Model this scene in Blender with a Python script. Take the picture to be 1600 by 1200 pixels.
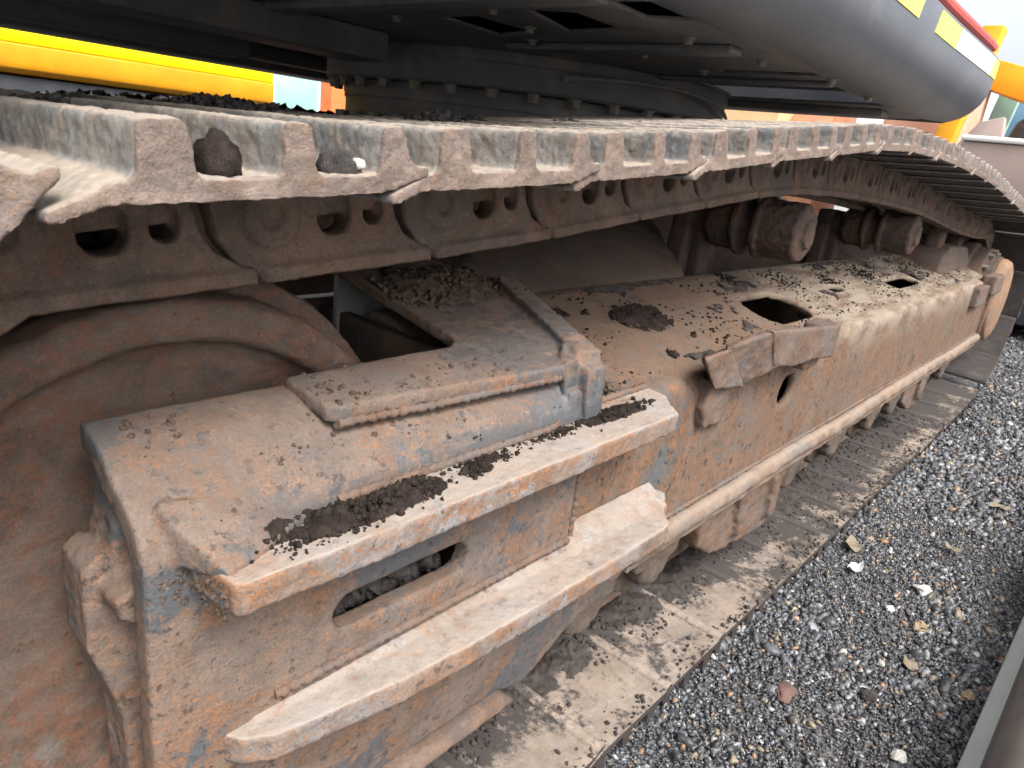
import bpy, bmesh, math, random
import numpy as np
from mathutils import Vector, Matrix, noise
from mathutils.geometry import tessellate_polygon
from mathutils.bvhtree import BVHTree

random.seed(7)
RNG = np.random.default_rng(7)
scene = bpy.context.scene
COL = scene.collection
for o in list(bpy.data.objects):
    bpy.data.objects.remove(o)

# ------------------------------------------------------------------ camera
# world: X along the crawler track (away), Y across towards the machine, Z up
cam_data = bpy.data.cameras.new('camera')
cam = bpy.data.objects.new('camera', cam_data)
COL.objects.link(cam)
cam_data.sensor_fit = 'HORIZONTAL'
cam_data.sensor_width = 36.0
cam_data.lens = 1109.0 / 1600.0 * 36.0
cam_data.clip_start = 0.02
cam_data.clip_end = 400
CX = Vector((0.66417, -0.73818, 0.11816))      # image right, in world axes
CD = Vector((-0.16440, -0.29841, -0.94017))    # image down
CF = Vector((0.72928, 0.60501, -0.31955))      # forward
m = Matrix((CX, -CD, -CF)).transposed().to_4x4()
m.translation = Vector((0.0, -0.39, 0.915))
cam.matrix_world = m
cam_data.dof.use_dof = True
cam_data.dof.focus_distance = 0.95
cam_data.dof.aperture_fstop = 20.0
scene.camera = cam

# ------------------------------------------------------------------ sky, sun, exposure
SUN_DIR = Vector((-0.22, -0.66, 0.90)).normalized()
world = bpy.data.worlds.new('World')
scene.world = world
world.use_nodes = True
wn = world.node_tree
wn.nodes.clear()
sky = wn.nodes.new('ShaderNodeTexSky')
sky.sky_type = 'NISHITA'
sky.sun_disc = False
sky.sun_elevation = math.asin(SUN_DIR.z)
sky.sun_rotation = math.atan2(SUN_DIR.x, SUN_DIR.y)
sky.air_density = 1.0
sky.dust_density = 6.0
sky.ozone_density = 1.0
hs = wn.nodes.new('ShaderNodeHueSaturation')
hs.inputs['Saturation'].default_value = 0.30
bgn = wn.nodes.new('ShaderNodeBackground')
bgn.inputs['Strength'].default_value = 0.15
wo = wn.nodes.new('ShaderNodeOutputWorld')
wn.links.new(sky.outputs[0], hs.inputs['Color'])
wn.links.new(hs.outputs[0], bgn.inputs['Color'])
wn.links.new(bgn.outputs[0], wo.inputs['Surface'])
sd = bpy.data.lights.new('sun', 'SUN')
sd.energy = 1.4
sd.angle = math.radians(22)
sd.color = (1.0, 0.965, 0.92)
sun = bpy.data.objects.new('sun', sd)
COL.objects.link(sun)
sun.rotation_euler = (-SUN_DIR).to_track_quat('-Z', 'Y').to_euler()
sun.location = SUN_DIR * 30

scene.view_settings.view_transform = 'Standard'
scene.view_settings.look = 'None'
scene.view_settings.gamma = 1
scene.view_settings.use_curve_mapping = False
scene.view_settings.exposure = 1.3
scene.render.engine = 'CYCLES'
scene.cycles.use_denoising = True
scene.cycles.use_adaptive_sampling = True
scene.cycles.adaptive_threshold = 0.02
scene.cycles.max_bounces = 5
scene.cycles.diffuse_bounces = 3
scene.cycles.glossy_bounces = 2

# ------------------------------------------------------------------ helpers: objects
def setp(o, label=None, cat=None, group=None, kind=None):
    if label: o['label'] = label
    if cat: o['category'] = cat
    if group: o['group'] = group
    if kind: o['kind'] = kind
    return o

def obj(name, me, mat=None, parent=None):
    o = bpy.data.objects.new(name, me)
    COL.objects.link(o)
    if mat is not None:
        if len(me.materials) == 0:
            me.materials.append(mat)
    if parent is not None:
        o.parent = parent
    return o

def empty(name, loc=(0, 0, 0)):
    o = bpy.data.objects.new(name, None)
    o.empty_display_size = 0.1
    COL.objects.link(o)
    o.location = loc
    return o

def mesh_np(name, v, f):
    me = bpy.data.meshes.new(name)
    v = np.asarray(v, np.float32)
    f = np.asarray(f, np.int32)
    n = f.shape[1]
    me.vertices.add(len(v)); me.vertices.foreach_set('co', v.ravel())
    me.loops.add(f.size); me.loops.foreach_set('vertex_index', f.ravel())
    me.polygons.add(len(f))
    me.polygons.foreach_set('loop_start', np.arange(0, f.size, n, dtype=np.int32))
    me.update(calc_edges=True)
    me.validate()
    return me

def smooth(me, ang=35):
    me.shade_smooth()
    me.set_sharp_from_angle(angle=math.radians(ang))
    return me

class MB:
    """collects closed solids into one mesh"""
    def __init__(s):
        s.bm = bmesh.new()
    def prism(s, outer, axis, a, b, holes=()):
        """outer/holes: 2D loops; axis 0:(y,z) 1:(x,z) 2:(x,y); extruded from a to b"""
        loops = [list(outer)] + [list(h) for h in holes]
        def p3(q, t):
            return ((t, q[0], q[1]), (q[0], t, q[1]), (q[0], q[1], t))[axis]
        flat = [q for l in loops for q in l]
        A = [s.bm.verts.new(p3(q, a)) for q in flat]
        B = [s.bm.verts.new(p3(q, b)) for q in flat]
        fs = []
        if len(loops) == 1 and len(outer) <= 4:
            fs.append(s.bm.faces.new(A)); fs.append(s.bm.faces.new(B[::-1]))
        else:
            for t in tessellate_polygon([[Vector((q[0], q[1], 0)) for q in l] for l in loops]):
                try:
                    fs.append(s.bm.faces.new([A[i] for i in t])); fs.append(s.bm.faces.new([B[i] for i in t][::-1]))
                except ValueError:
                    pass
        k = 0
        for l in loops:
            n = len(l)
            for i in range(n):
                j = (i + 1) % n
                fs.append(s.bm.faces.new((A[k + i], A[k + j], B[k + j], B[k + i])))
            k += n
        bmesh.ops.recalc_face_normals(s.bm, faces=fs)
        return A + B
    def box(s, x0, x1, y0, y1, z0, z1):
        return s.prism([(x0, y0), (x1, y0), (x1, y1), (x0, y1)], 2, z0, z1)
    def hexa(s, p):
        """8 points: bottom 4 then top 4"""
        v = [s.bm.verts.new(q) for q in p]
        fs = [s.bm.faces.new([v[i] for i in q]) for q in
              ((3, 2, 1, 0), (4, 5, 6, 7), (0, 1, 5, 4), (1, 2, 6, 5), (2, 3, 7, 6), (3, 0, 4, 7))]
        bmesh.ops.recalc_face_normals(s.bm, faces=fs)
        return v
    def lathe(s, prof, c, axis=1, seg=48):
        """closed profile [(radius, along)], turned about an axis through c"""
        rings = []
        for r, t in prof:
            ring = []
            for i in range(seg):
                a = 2 * math.pi * i / seg
                u, w = r * math.cos(a), r * math.sin(a)
                p = ((c[0] + t, c[1] + u, c[2] + w), (c[0] + u, c[1] + t, c[2] + w), (c[0] + u, c[1] + w, c[2] + t))[axis]
                ring.append(s.bm.verts.new(p))
            rings.append(ring)
        fs = []
        for k in range(len(rings) - 1):
            A, B = rings[k], rings[k + 1]
            for i in range(seg):
                j = (i + 1) % seg
                fs.append(s.bm.faces.new((A[i], A[j], B[j], B[i])))
        fs.append(s.bm.faces.new(rings[0])); fs.append(s.bm.faces.new(rings[-1]))
        bmesh.ops.recalc_face_normals(s.bm, faces=fs)
    def tube(s, pts, r, seg=10):
        pts = [Vector(p) for p in pts]
        rings = []
        for i, p in enumerate(pts):
            d = (pts[min(i + 1, len(pts) - 1)] - pts[max(i - 1, 0)]).normalized()
            up = Vector((0, 0, 1)) if abs(d.z) < .9 else Vector((1, 0, 0))
            a = d.cross(up).normalized(); b = d.cross(a)
            rr = r[i] if isinstance(r, (list, tuple)) else r
            rings.append([s.bm.verts.new(p + (a * math.cos(t) + b * math.sin(t)) * rr)
                          for t in [2 * math.pi * k / seg for k in range(seg)]])
        fs = []
        for A, B in zip(rings, rings[1:]):
            for i in range(seg):
                j = (i + 1) % seg
                fs.append(s.bm.faces.new((A[i], A[j], B[j], B[i])))
        fs.append(s.bm.faces.new(rings[0])); fs.append(s.bm.faces.new(rings[-1]))
        bmesh.ops.recalc_face_normals(s.bm, faces=fs)
    def mesh(s, name='m'):
        me = bpy.data.meshes.new(name)
        s.bm.to_mesh(me); s.bm.free()
        return me

_tex = {}
def clouds(scale, depth=3):
    k = (scale, depth)
    if k not in _tex:
        t = bpy.data.textures.new('clouds', 'CLOUDS')
        t.noise_scale = scale; t.noise_depth = depth
        _tex[k] = t
    return _tex[k]

def cook(me, bevel=0, remesh=0, sm=0, disp=(), seg=2, ang=35, dec=0):
    """run modifiers over a mesh and hand back the evaluated mesh"""
    o = bpy.data.objects.new('cook', me)
    COL.objects.link(o)
    if bevel:
        b = o.modifiers.new('b', 'BEVEL'); b.width = bevel; b.segments = seg
        b.limit_method = 'ANGLE'; b.angle_limit = math.radians(30); b.use_clamp_overlap = True
    if remesh:
        r = o.modifiers.new('r', 'REMESH'); r.mode = 'VOXEL'; r.voxel_size = remesh; r.use_smooth_shade = True
    if sm:
        s_ = o.modifiers.new('s', 'SMOOTH'); s_.iterations = sm; s_.factor = 0.5
    for st, sc_ in disp:
        d = o.modifiers.new('d', 'DISPLACE'); d.texture = clouds(sc_)
        d.strength = st; d.mid_level = 0.5; d.texture_coords = 'GLOBAL'
    dg = bpy.context.evaluated_depsgraph_get()
    out = bpy.data.meshes.new_from_object(o.evaluated_get(dg), depsgraph=dg)
    bpy.data.objects.remove(o); bpy.data.meshes.remove(me)
    smooth(out, ang if not remesh else 60)
    return out

def arc(cx, cy, r, a0, a1, n=8):
    return [(cx + r * math.cos(math.radians(a0 + (a1 - a0) * i / n)), cy + r * math.sin(math.radians(a0 + (a1 - a0) * i / n))) for i in range(n + 1)]

def rrect(x0, x1, y0, y1, r, n=5):
    return (arc(x1 - r, y0 + r, r, -90, 0, n) + arc(x1 - r, y1 - r, r, 0, 90, n) +
            arc(x0 + r, y1 - r, r, 90, 180, n) + arc(x0 + r, y0 + r, r, 180, 270, n))

# ------------------------------------------------------------------ helpers: materials
class NT:
    def __init__(s, name):
        s.m = bpy.data.materials.new(name); s.m.use_nodes = True
        s.t = s.m.node_tree; s.t.nodes.clear()
        s.out = s.t.nodes.new('ShaderNodeOutputMaterial')
        s.b = s.t.nodes.new('ShaderNodeBsdfPrincipled')
        s.t.links.new(s.b.outputs[0], s.out.inputs[0])
        s.pos = s.t.nodes.new('ShaderNodeNewGeometry')
    def link(s, a, b): s.t.links.new(a, b)
    def mapped(s, sc, off=(0, 0, 0)):
        n = s.t.nodes.new('ShaderNodeMapping'); n.inputs['Scale'].default_value = sc; n.inputs['Location'].default_value = off
        s.link(s.pos.outputs['Position'], n.inputs['Vector']); return n.outputs[0]
    def noise(s, scale, detail=6, rough=.6, vec=None, dist=0.0, off=0):
        n = s.t.nodes.new('ShaderNodeTexNoise')
        n.inputs['Scale'].default_value = scale; n.inputs['Detail'].default_value = detail
        n.inputs['Roughness'].default_value = rough; n.inputs['Distortion'].default_value = dist
        if vec is None:
            vec = s.mapped((1, 1, 1), (off * 3.7, off * 1.9, off * 5.3)) if off else s.pos.outputs['Position']
        s.link(vec, n.inputs['Vector']); return n.outputs['Fac']
    def ramp(s, fac, a, b, invert=False):
        n = s.t.nodes.new('ShaderNodeMapRange'); n.interpolation_type = 'SMOOTHSTEP'
        n.inputs['From Min'].default_value = a; n.inputs['From Max'].default_value = b
        if invert:
            n.inputs['To Min'].default_value = 1; n.inputs['To Max'].default_value = 0
        s.link(fac, n.inputs['Value']); return n.outputs['Result']
    def math(s, op, a, b=None):
        n = s.t.nodes.new('ShaderNodeMath'); n.operation = op; n.use_clamp = False
        for i, v in enumerate((a, b)):
            if v is None: continue
            if isinstance(v, (int, float)): n.inputs[i].default_value = v
            else: s.link(v, n.inputs[i])
        return n.outputs[0]
    def mix(s, fac, a, b):
        n = s.t.nodes.new('ShaderNodeMix'); n.data_type = 'RGBA'
        if isinstance(fac, (int, float)): n.inputs[0].default_value = fac
        else: s.link(fac, n.inputs[0])
        for sock, v in ((n.inputs[6], a), (n.inputs[7], b)):
            if isinstance(v, tuple): sock.default_value = (*v, 1)
            else: s.link(v, sock)
        return n.outputs[2]
    def bump(s, h, strength=.5, dist=.004, prev=None):
        n = s.t.nodes.new('ShaderNodeBump'); n.inputs['Strength'].default_value = strength
        n.inputs['Distance'].default_value = dist; s.link(h, n.inputs['Height'])
        if prev is not None: s.link(prev, n.inputs['Normal'])
        return n.outputs[0]
    def done(s, col, rough=.8, normal=None, metal=0.0, spec=.35):
        if isinstance(col, tuple): s.b.inputs['Base Color'].default_value = (*col, 1)
        else: s.link(col, s.b.inputs['Base Color'])
        if isinstance(rough, (int, float)): s.b.inputs['Roughness'].default_value = rough
        else: s.link(rough, s.b.inputs['Roughness'])
        s.b.inputs['Metallic'].default_value = metal
        s.b.inputs['Specular IOR Level'].default_value = spec
        if normal is not None: s.link(normal, s.b.inputs['Normal'])
        return s.m

def worn(name, dust, dust2, rust, paint, p_paint=.56, p_rust=.60, p_speck=.66, up_dust=None, up_amt=.6,
         streak=0.0, band=None, grime=None, p_grime=.62, scale=1.0, bump=1.0, g_soft=.06, g_bias=False, pale=None, mott=.85, speck=.85, dirtspot=0.0, fine_rust=None):
    """weathered steel: dried dust over rust over old paint"""
    t = NT(name)
    nl = t.noise(5 * scale, 4, .6, dist=.6)
    nm = t.noise(19 * scale, 6, .68, off=1)
    nf = t.noise(85 * scale, 5, .72, off=2)
    ng = t.noise(380 * scale, 2, .7, off=3)
    # two dust tones, then broad staining, then grain
    col = t.mix(t.ramp(nm, .36, .64), dust, dust2)
    dark = tuple(c * .62 for c in dust2)
    col = t.mix(t.math('MULTIPLY', t.ramp(t.math('ADD', t.math('MULTIPLY', nl, .5), t.math('MULTIPLY', nm, .5)), .46, .60), .7), col, dark)
    # patches where the dust has thinned to grey scale, others stained orange
    gp = t.math('ADD', t.math('MULTIPLY', t.noise(10 * scale, 5, .7, off=11, dist=.5), .7), t.math('MULTIPLY', nf, .3))
    col = t.mix(t.math('MULTIPLY', t.ramp(gp, .48, .58), mott), col, tuple(a * .62 + b * .38 for a, b in zip(paint, dust2)))
    op = t.math('ADD', t.math('MULTIPLY', t.noise(13 * scale, 5, .72, off=12), .65), t.math('MULTIPLY', ng, .35))
    col = t.mix(t.math('MULTIPLY', t.ramp(op, .51, .60), mott * .75), col, tuple(a * .6 + b * .4 for a, b in zip(rust, dust)))
    if fine_rust is not None:
        col = t.mix(t.math('MULTIPLY', t.ramp(t.noise(75 * scale, 5, .75, off=9), .48, .58), t.ramp(nl, .3, .55)), col, fine_rust)
    mp = t.math('ADD', t.math('MULTIPLY', nl, .55), t.math('ADD', t.math('MULTIPLY', nf, .25), t.math('MULTIPLY', nm, .20)))
    mk = t.ramp(mp, p_paint, p_paint + .05)
    # rust halo round the bare patches, then the patch itself
    halo = t.ramp(mp, p_paint - .05, p_paint + .01)
    col = t.mix(t.math('MULTIPLY', t.math('MULTIPLY', halo, .55), t.ramp(nm, .42, .60)), col, rust)
    col = t.mix(mk, col, paint)
    # rust blotches and specks
    nb = t.math('ADD', t.math('MULTIPLY', t.noise(46 * scale, 5, .75, off=4), .5), t.math('MULTIPLY', t.noise(260 * scale, 3, .7, off=7), .5))
    col = t.mix(t.math('MULTIPLY', t.ramp(nb, p_rust, p_rust + .05), .85), col, rust)
    sk_ = t.math('MULTIPLY', t.ramp(t.noise(170 * scale, 3, .6, off=14), .575, .625), t.ramp(t.noise(9 * scale, 5, .7, off=15), .49, .60))
    col = t.mix(t.math('MULTIPLY', sk_, speck), col, tuple(min(1, c * 1.15) for c in rust))
    col = t.mix(t.math('MULTIPLY', t.ramp(nf, p_speck - .03, p_speck + .03), .75), col, tuple(c * .40 for c in dust2))
    # light flakes and grain
    col = t.mix(t.math('MULTIPLY', t.ramp(nf, .40, .30), .45), col, tuple(min(1, c * 1.35) for c in dust))
    gr = t.t.nodes.new('ShaderNodeHueSaturation'); t.link(col, gr.inputs['Color'])
    t.link(t.math('ADD', .58, t.math('MULTIPLY', ng, .84)), gr.inputs['Value'])
    col = gr.outputs[0]
    if band is not None:
        # strip washed bare along the inner corner of the bar
        sz = t.t.nodes.new('ShaderNodeSeparateXYZ'); t.link(t.pos.outputs['Position'], sz.inputs[0])
        bz = t.math('MULTIPLY', t.ramp(sz.outputs[2], band[0] - .012, band[0] + .008), t.ramp(sz.outputs[2], band[1] - .03, band[1] + .012, True))
        bs = t.noise(1.0, 6, .65, vec=t.mapped((9, 40, 60)))
        bz = t.math('ADD', t.math('MULTIPLY', bz, .50), t.math('ADD', t.math('MULTIPLY', bs, .55), t.math('MULTIPLY', nf, .30)))
        col = t.mix(t.math('MULTIPLY', t.ramp(bz, .82, .93), t.math('MULTIPLY', t.ramp(sz.outputs[0], .20, .32), .8)), col, tuple(c * .8 for c in paint))
    if streak:
        sv = t.noise(1.0, 6, .65, vec=t.mapped((30, 30, 5)))
        sv2 = t.noise(1.0, 4, .6, vec=t.mapped((190, 190, 16)))
        sm_ = t.math('ADD', t.math('MULTIPLY', sv, .6), t.math('MULTIPLY', sv2, .4))
        col = t.mix(t.math('MULTIPLY', t.ramp(sm_, .44, .62), streak), col, tuple(c * .55 for c in rust))
    if grime is not None:
        gm = t.math('ADD', t.math('MULTIPLY', t.noise(11 * scale, 7, .7, off=6), .7), t.math('MULTIPLY', nf, .3))
        if g_bias:      # damp soil was carried up along the run away from the idler
            sb = t.t.nodes.new('ShaderNodeSeparateXYZ'); t.link(t.pos.outputs['Position'], sb.inputs[0])
            gm = t.math('ADD', gm, t.math('ADD', t.math('MULTIPLY', t.ramp(sb.outputs[0], .9, 1.9), .11), t.math('MULTIPLY', t.ramp(sb.outputs[1], .05, .19), .16)))
            gm = t.math('ADD', gm, -.06)
        col = t.mix(t.ramp(gm, p_grime, p_grime + g_soft), col, grime)
    if dirtspot:
        ds = t.noise(46, 5, .7, off=8)
        col = t.mix(t.ramp(ds, .70 - dirtspot, .74 - dirtspot), col, (.035, .028, .024))
    if up_dust is not None:
        # loose dust settles on faces that look up
        sx = t.t.nodes.new('ShaderNodeSeparateXYZ'); t.link(t.pos.outputs['Normal'], sx.inputs[0])
        um = t.math('MULTIPLY', t.ramp(sx.outputs[2], .55, .95), t.math('MULTIPLY', t.ramp(nm, .30, .55), up_amt))
        col = t.mix(um, col, up_dust)
    if pale is not None:
        # paler patches on the upper part of the frame beyond the bracket
        pn = t.t.nodes.new('ShaderNodeSeparateXYZ'); t.link(t.pos.outputs['Position'], pn.inputs[0])
        pm = t.math('MULTIPLY', t.ramp(pn.outputs[0], 1.35, 2.0), t.ramp(pn.outputs[2], .48, .60))
        pm = t.math('MULTIPLY', pm, t.ramp(t.noise(1.0, 6, .7, vec=t.mapped((7, 26, 18))), .36, .60))
        col = t.mix(t.math('MULTIPLY', pm, .8), col, pale)
    r = t.mix(mk, (.85,) * 3, (.42,) * 3)
    n1 = t.bump(nm, .30 * bump, .008)
    n2 = t.bump(nf, .38 * bump, .0032, n1)
    n3 = t.bump(ng, .25 * bump, .0013, n2)
    return t.done(col, r, n3)

def plain(name, col, col2, scale=20, rough=.6, bump=.2, spec=.4, dust=None, thr=.55):
    t = NT(name)
    a = t.noise(scale, 6, .65)
    c = t.mix(t.ramp(a, .35, .7), col, col2)
    if dust is not None:
        c = t.mix(t.math('MULTIPLY', t.ramp(t.noise(scale * .4, 8, .7, off=2), thr, thr + .15), .8), c, dust)
    f = t.noise(scale * 9, 4, .6, off=1)
    return t.done(c, rough, t.bump(f, bump, .003), spec=spec)

M = {}
M['yoke'] = worn('yoke_steel', (.152, .114, .093), (.106, .083, .070), (.215, .100, .044), (.077, .081, .087), p_paint=.512, p_rust=.565, p_speck=.60, up_dust=(.128, .098, .081), up_amt=.5, bump=1.3, band=(.600, .645), grime=(.075, .058, .048), p_grime=.60)
M['bar'] = worn('bar_steel', (.192, .148, .122), (.140, .108, .089), (.235, .108, .046), (.20, .206, .212), p_paint=.56, p_rust=.53, p_speck=.60, up_dust=(.32, .285, .25), up_amt=.62, bump=1.3)  # top dust also painted paler for the highlights on the bar tops
M['frame'] = worn('frame_steel', (.130, .089, .064), (.116, .082, .061), (.145, .070, .034), (.095, .102, .104), p_paint=.555, p_rust=.575, p_speck=.60, streak=.25, up_dust=(.110, .078, .058), up_amt=.5, bump=.9, pale=(.26, .22, .17), grime=(.060, .046, .038), p_grime=.565, fine_rust=(.185, .095, .052), dirtspot=.10)
M['rail'] = worn('rail_steel', (.205, .150, .112), (.155, .112, .084), (.17, .085, .042), (.13, .13, .13), p_paint=.62, p_rust=.60, up_dust=(.26, .21, .165), bump=1.2)
M['link'] = worn('link_steel', (.155, .108, .083), (.112, .079, .062), (.150, .074, .040), (.065, .062, .060), p_paint=.58, p_rust=.58, bump=1.0)
M['idler'] = worn('idler_steel', (.125, .092, .072), (.095, .070, .056), (.125, .062, .036), (.11, .092, .08), p_paint=.58, p_rust=.60, fine_rust=(.140, .068, .044), bump=1.3, mott=.35, speck=.5)
M['shoe'] = worn('shoe_steel', (.245, .230, .210), (.185, .180, .172), (.20, .150, .108), (.135, .140, .148), p_paint=.51, p_rust=.62, scale=2.2, up_dust=(.34, .285, .23), up_amt=.85, bump=.7, grime=(.060, .057, .058), p_grime=.60)
M['shoe_end'] = worn('shoe_end_dust', (.190, .146, .122), (.148, .110, .092), (.17, .105, .065), (.11, .095, .085), p_paint=.60, p_rust=.62, scale=2.0, up_dust=(.30, .25, .205), up_amt=.8, bump=1.4)
M['shoe_in'] = worn('shoe_inner_steel', (.245, .200, .165), (.190, .154, .126), (.17, .12, .085), (.15, .132, .115), p_paint=.58, p_rust=.64, bump=.8, grime=(.046, .040, .037), p_grime=.475, g_soft=.10, g_bias=True)
M['shoe_shade'] = worn('shoe_shaded_steel', (.050, .042, .038), (.034, .030, .029), (.055, .032, .022), (.025, .027, .030), p_paint=.58, p_rust=.64, bump=.7)  # steel darkened so its colour carries the shade under the shoes
M['stone_w'] = plain('pale_stone', (.46, .45, .42), (.36, .35, .33), 60, .8, .5)
M['stone_r'] = plain('red_brown_stone', (.135, .080, .066), (.10, .062, .052), 60, .8, .5)
M['stone_t'] = plain('tan_stone', (.30, .225, .145), (.23, .17, .115), 60, .8, .5)
M['roller'] = worn('roller_steel', (.100, .066, .050), (.068, .047, .038), (.105, .05, .028), (.035, .036, .040), p_paint=.60, p_rust=.62)
M['bracket'] = worn('bracket_steel', (.135, .092, .070), (.100, .069, .053), (.14, .066, .034), (.095, .098, .10), p_paint=.56, p_rust=.60)
M['greyplate'] = plain('grey_plate', (.22, .225, .23), (.16, .16, .16), 30, .7, dust=(.25, .2, .16))
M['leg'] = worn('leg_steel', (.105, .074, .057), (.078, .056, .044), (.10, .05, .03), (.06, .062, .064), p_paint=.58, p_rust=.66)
M['char'] = plain('charcoal_paint', (.110, .115, .126), (.140, .142, .150), 9, .6, .15, dust=(.21, .19, .17), thr=.50)
M['chard'] = plain('dark_paint', (.032, .037, .046), (.042, .047, .056), 9, .6, .1)
M['cw'] = plain('counterweight_paint', (.080, .088, .106), (.098, .106, .123), 6, .42, .10, dust=(.19, .185, .19), thr=.54)
M['bolt'] = plain('bolt_steel', (.24, .22, .18), (.15, .14, .12), 60, .5, .2)
M['soil'] = plain('dark_soil', (.022, .017, .015), (.042, .032, .027), 60, 1.0, .8, spec=.05)
M['soil2'] = plain('dry_soil', (.125, .092, .070), (.07, .052, .042), 60, 1.0, .8, spec=.05)
M['soilgrey'] = plain('grey_soil', (.085, .075, .07), (.035, .033, .034), 70, 1.0, .9, spec=.1)
M['yel'] = plain('yellow_paint', (.78, .36, .012), (.66, .29, .010), 5, .5, .05, dust=(.5, .3, .08), thr=.58)
M['yel_lit'] = plain('sunlit_yellow_paint', (.95, .80, .0), (.95, .74, .0), 5, .4, .02)  # same yellow with sunlight painted in, for the far beam's top band
M['orange'] = plain('orange_paint', (.75, .20, .05), (.62, .16, .05), 5, .5, .05, dust=(.5, .35, .25))
M['red'] = plain('red_paint', (.55, .07, .05), (.48, .06, .05), 5, .4, .03)
M['tape'] = plain('reflective_yellow_tape', (.85, .62, .12), (.80, .58, .10), 30, .35, .02)
M['tapew'] = plain('reflective_white_tape', (.82, .83, .78), (.78, .8, .74), 30, .35, .02)
M['tapeg'] = plain('reflective_lime_tape', (.72, .85, .12), (.68, .8, .1), 30, .35, .02)
M['rust'] = plain('rusty_panel', (.42, .20, .11), (.34, .15, .08), 8, .8, .2, dust=(.5, .36, .26))
M['tanp'] = plain('tan_panel', (.60, .40, .22), (.54, .34, .18), 6, .8, .1)
M['white'] = plain('white_wall', (.80, .80, .78), (.74, .74, .73), 3, .8, .05)
M['teal'] = plain('teal_paint', (.30, .52, .47), (.26, .47, .43), 6, .5, .05)
M['glass'] = plain('blue_glass', (.16, .30, .42), (.14, .27, .40), 2, .08, .0, spec=.8)
M['hosem'] = plain('black_rubber', (.02, .02, .022), (.03, .03, .03), 20, .5, .1)
M['mach'] = plain('grey_brown_steel', (.32, .25, .22), (.27, .21, .19), 5, .6, .1, dust=(.4, .33, .28))
M['beamg'] = plain('pale_grey_paint', (.58, .63, .61), (.52, .57, .55), 14, .45, .15, dust=(.2, .19, .18), thr=.60)
M['beamd'] = plain('dark_worn_steel', (.12, .105, .10), (.17, .15, .14), 12, .32, .12, spec=.7)

def gravel_mat():
    t = NT('gravel_stone')
    a = t.t.nodes.new('ShaderNodeAttribute'); a.attribute_name = 'tone'
    cr = t.t.nodes.new('ShaderNodeValToRGB'); cr.color_ramp.interpolation = 'CONSTANT'
    els = [(0, (.026, .028, .032)), (.24, (.046, .049, .055)), (.50, (.070, .075, .084)), (.70, (.112, .120, .133)),
           (.80, (.21, .222, .24)), (.86, (.075, .066, .056)), (.925, (.21, .165, .115)), (.96, (.34, .33, .31)), (.985, (.24, .14, .08))]
    while len(cr.color_ramp.elements) < len(els): cr.color_ramp.elements.new(.5)
    for e, (p, c) in zip(cr.color_ramp.elements, els):
        e.position = p; e.color = (*c, 1)
    t.link(a.outputs['Fac'], cr.inputs[0])
    n = t.noise(160, 4, .6)
    c = t.mix(t.math('MULTIPLY', t.ramp(n, .45, .7), .35), cr.outputs[0], (.16, .15, .14))
    return t.done(c, .42, t.bump(n, .6, .002), spec=.5)
M['gravel'] = gravel_mat()

def ground_mat():
    t = NT('gravel_ground')
    v = t.t.nodes.new('ShaderNodeTexVoronoi'); v.inputs['Scale'].default_value = 130
    t.link(t.pos.outputs['Position'], v.inputs['Vector'])
    cr = t.t.nodes.new('ShaderNodeValToRGB')
    els = [(0, (.03, .03, .034)), (.5, (.07, .073, .08)), (.8, (.14, .145, .155)), (1, (.3, .27, .23))]
    while len(cr.color_ramp.elements) < 4: cr.color_ramp.elements.new(.5)
    for e, (p, c) in zip(cr.color_ramp.elements, els):
        e.position = p; e.color = (*c, 1)
    sp = t.t.nodes.new('ShaderNodeSeparateColor'); t.link(v.outputs['Color'], sp.inputs[0])
    t.link(sp.outputs[0], cr.inputs[0])
    c = t.mix(t.math('MULTIPLY', t.ramp(t.noise(2.5, 5, .6), .42, .65), .5), cr.outputs[0], (.15, .14, .135))
    return t.done(c, .7, t.bump(v.outputs['Distance'], 1.0, .006))
M['ground'] = ground_mat()

# ================================================================== GROUND
def ground():
    # fine patch near the track, falling to a coarse sheet towards the horizon
    xs = np.concatenate([np.linspace(-60, -1, 12), np.linspace(-.8, 7, 150), np.linspace(7.5, 80, 20)])
    ys = np.concatenate([np.linspace(-60, -1.6, 12), np.linspace(-1.5, 4, 100), np.linspace(4.5, 80, 20)])
    X, Y = np.meshgrid(xs, ys, indexing='ij')
    Z = np.zeros_like(X)
    for i in range(len(xs)):
        for j in range(len(ys)):
            x, y = xs[i], ys[j]
            if -1 < x < 7.2 and -1.6 < y < 4.2:
                Z[i, j] = noise.noise((x * 2.2, y * 2.2, 0)) * .010 + noise.noise((x * 9, y * 9, 3)) * .004 + .008
    n = len(ys)
    v = np.stack([X.ravel(), Y.ravel(), Z.ravel()], 1)
    idx = np.arange(len(xs) * n).reshape(len(xs), n)
    f = np.stack([idx[:-1, :-1].ravel(), idx[1:, :-1].ravel(), idx[1:, 1:].ravel(), idx[:-1, 1:].ravel()], 1)
    me = mesh_np('ground', v, f); me.shade_smooth()
    return setp(obj('ground', me, M['ground']), 'dark grey gravel ground of the machinery yard', 'ground', kind='structure')
ground()

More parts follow.
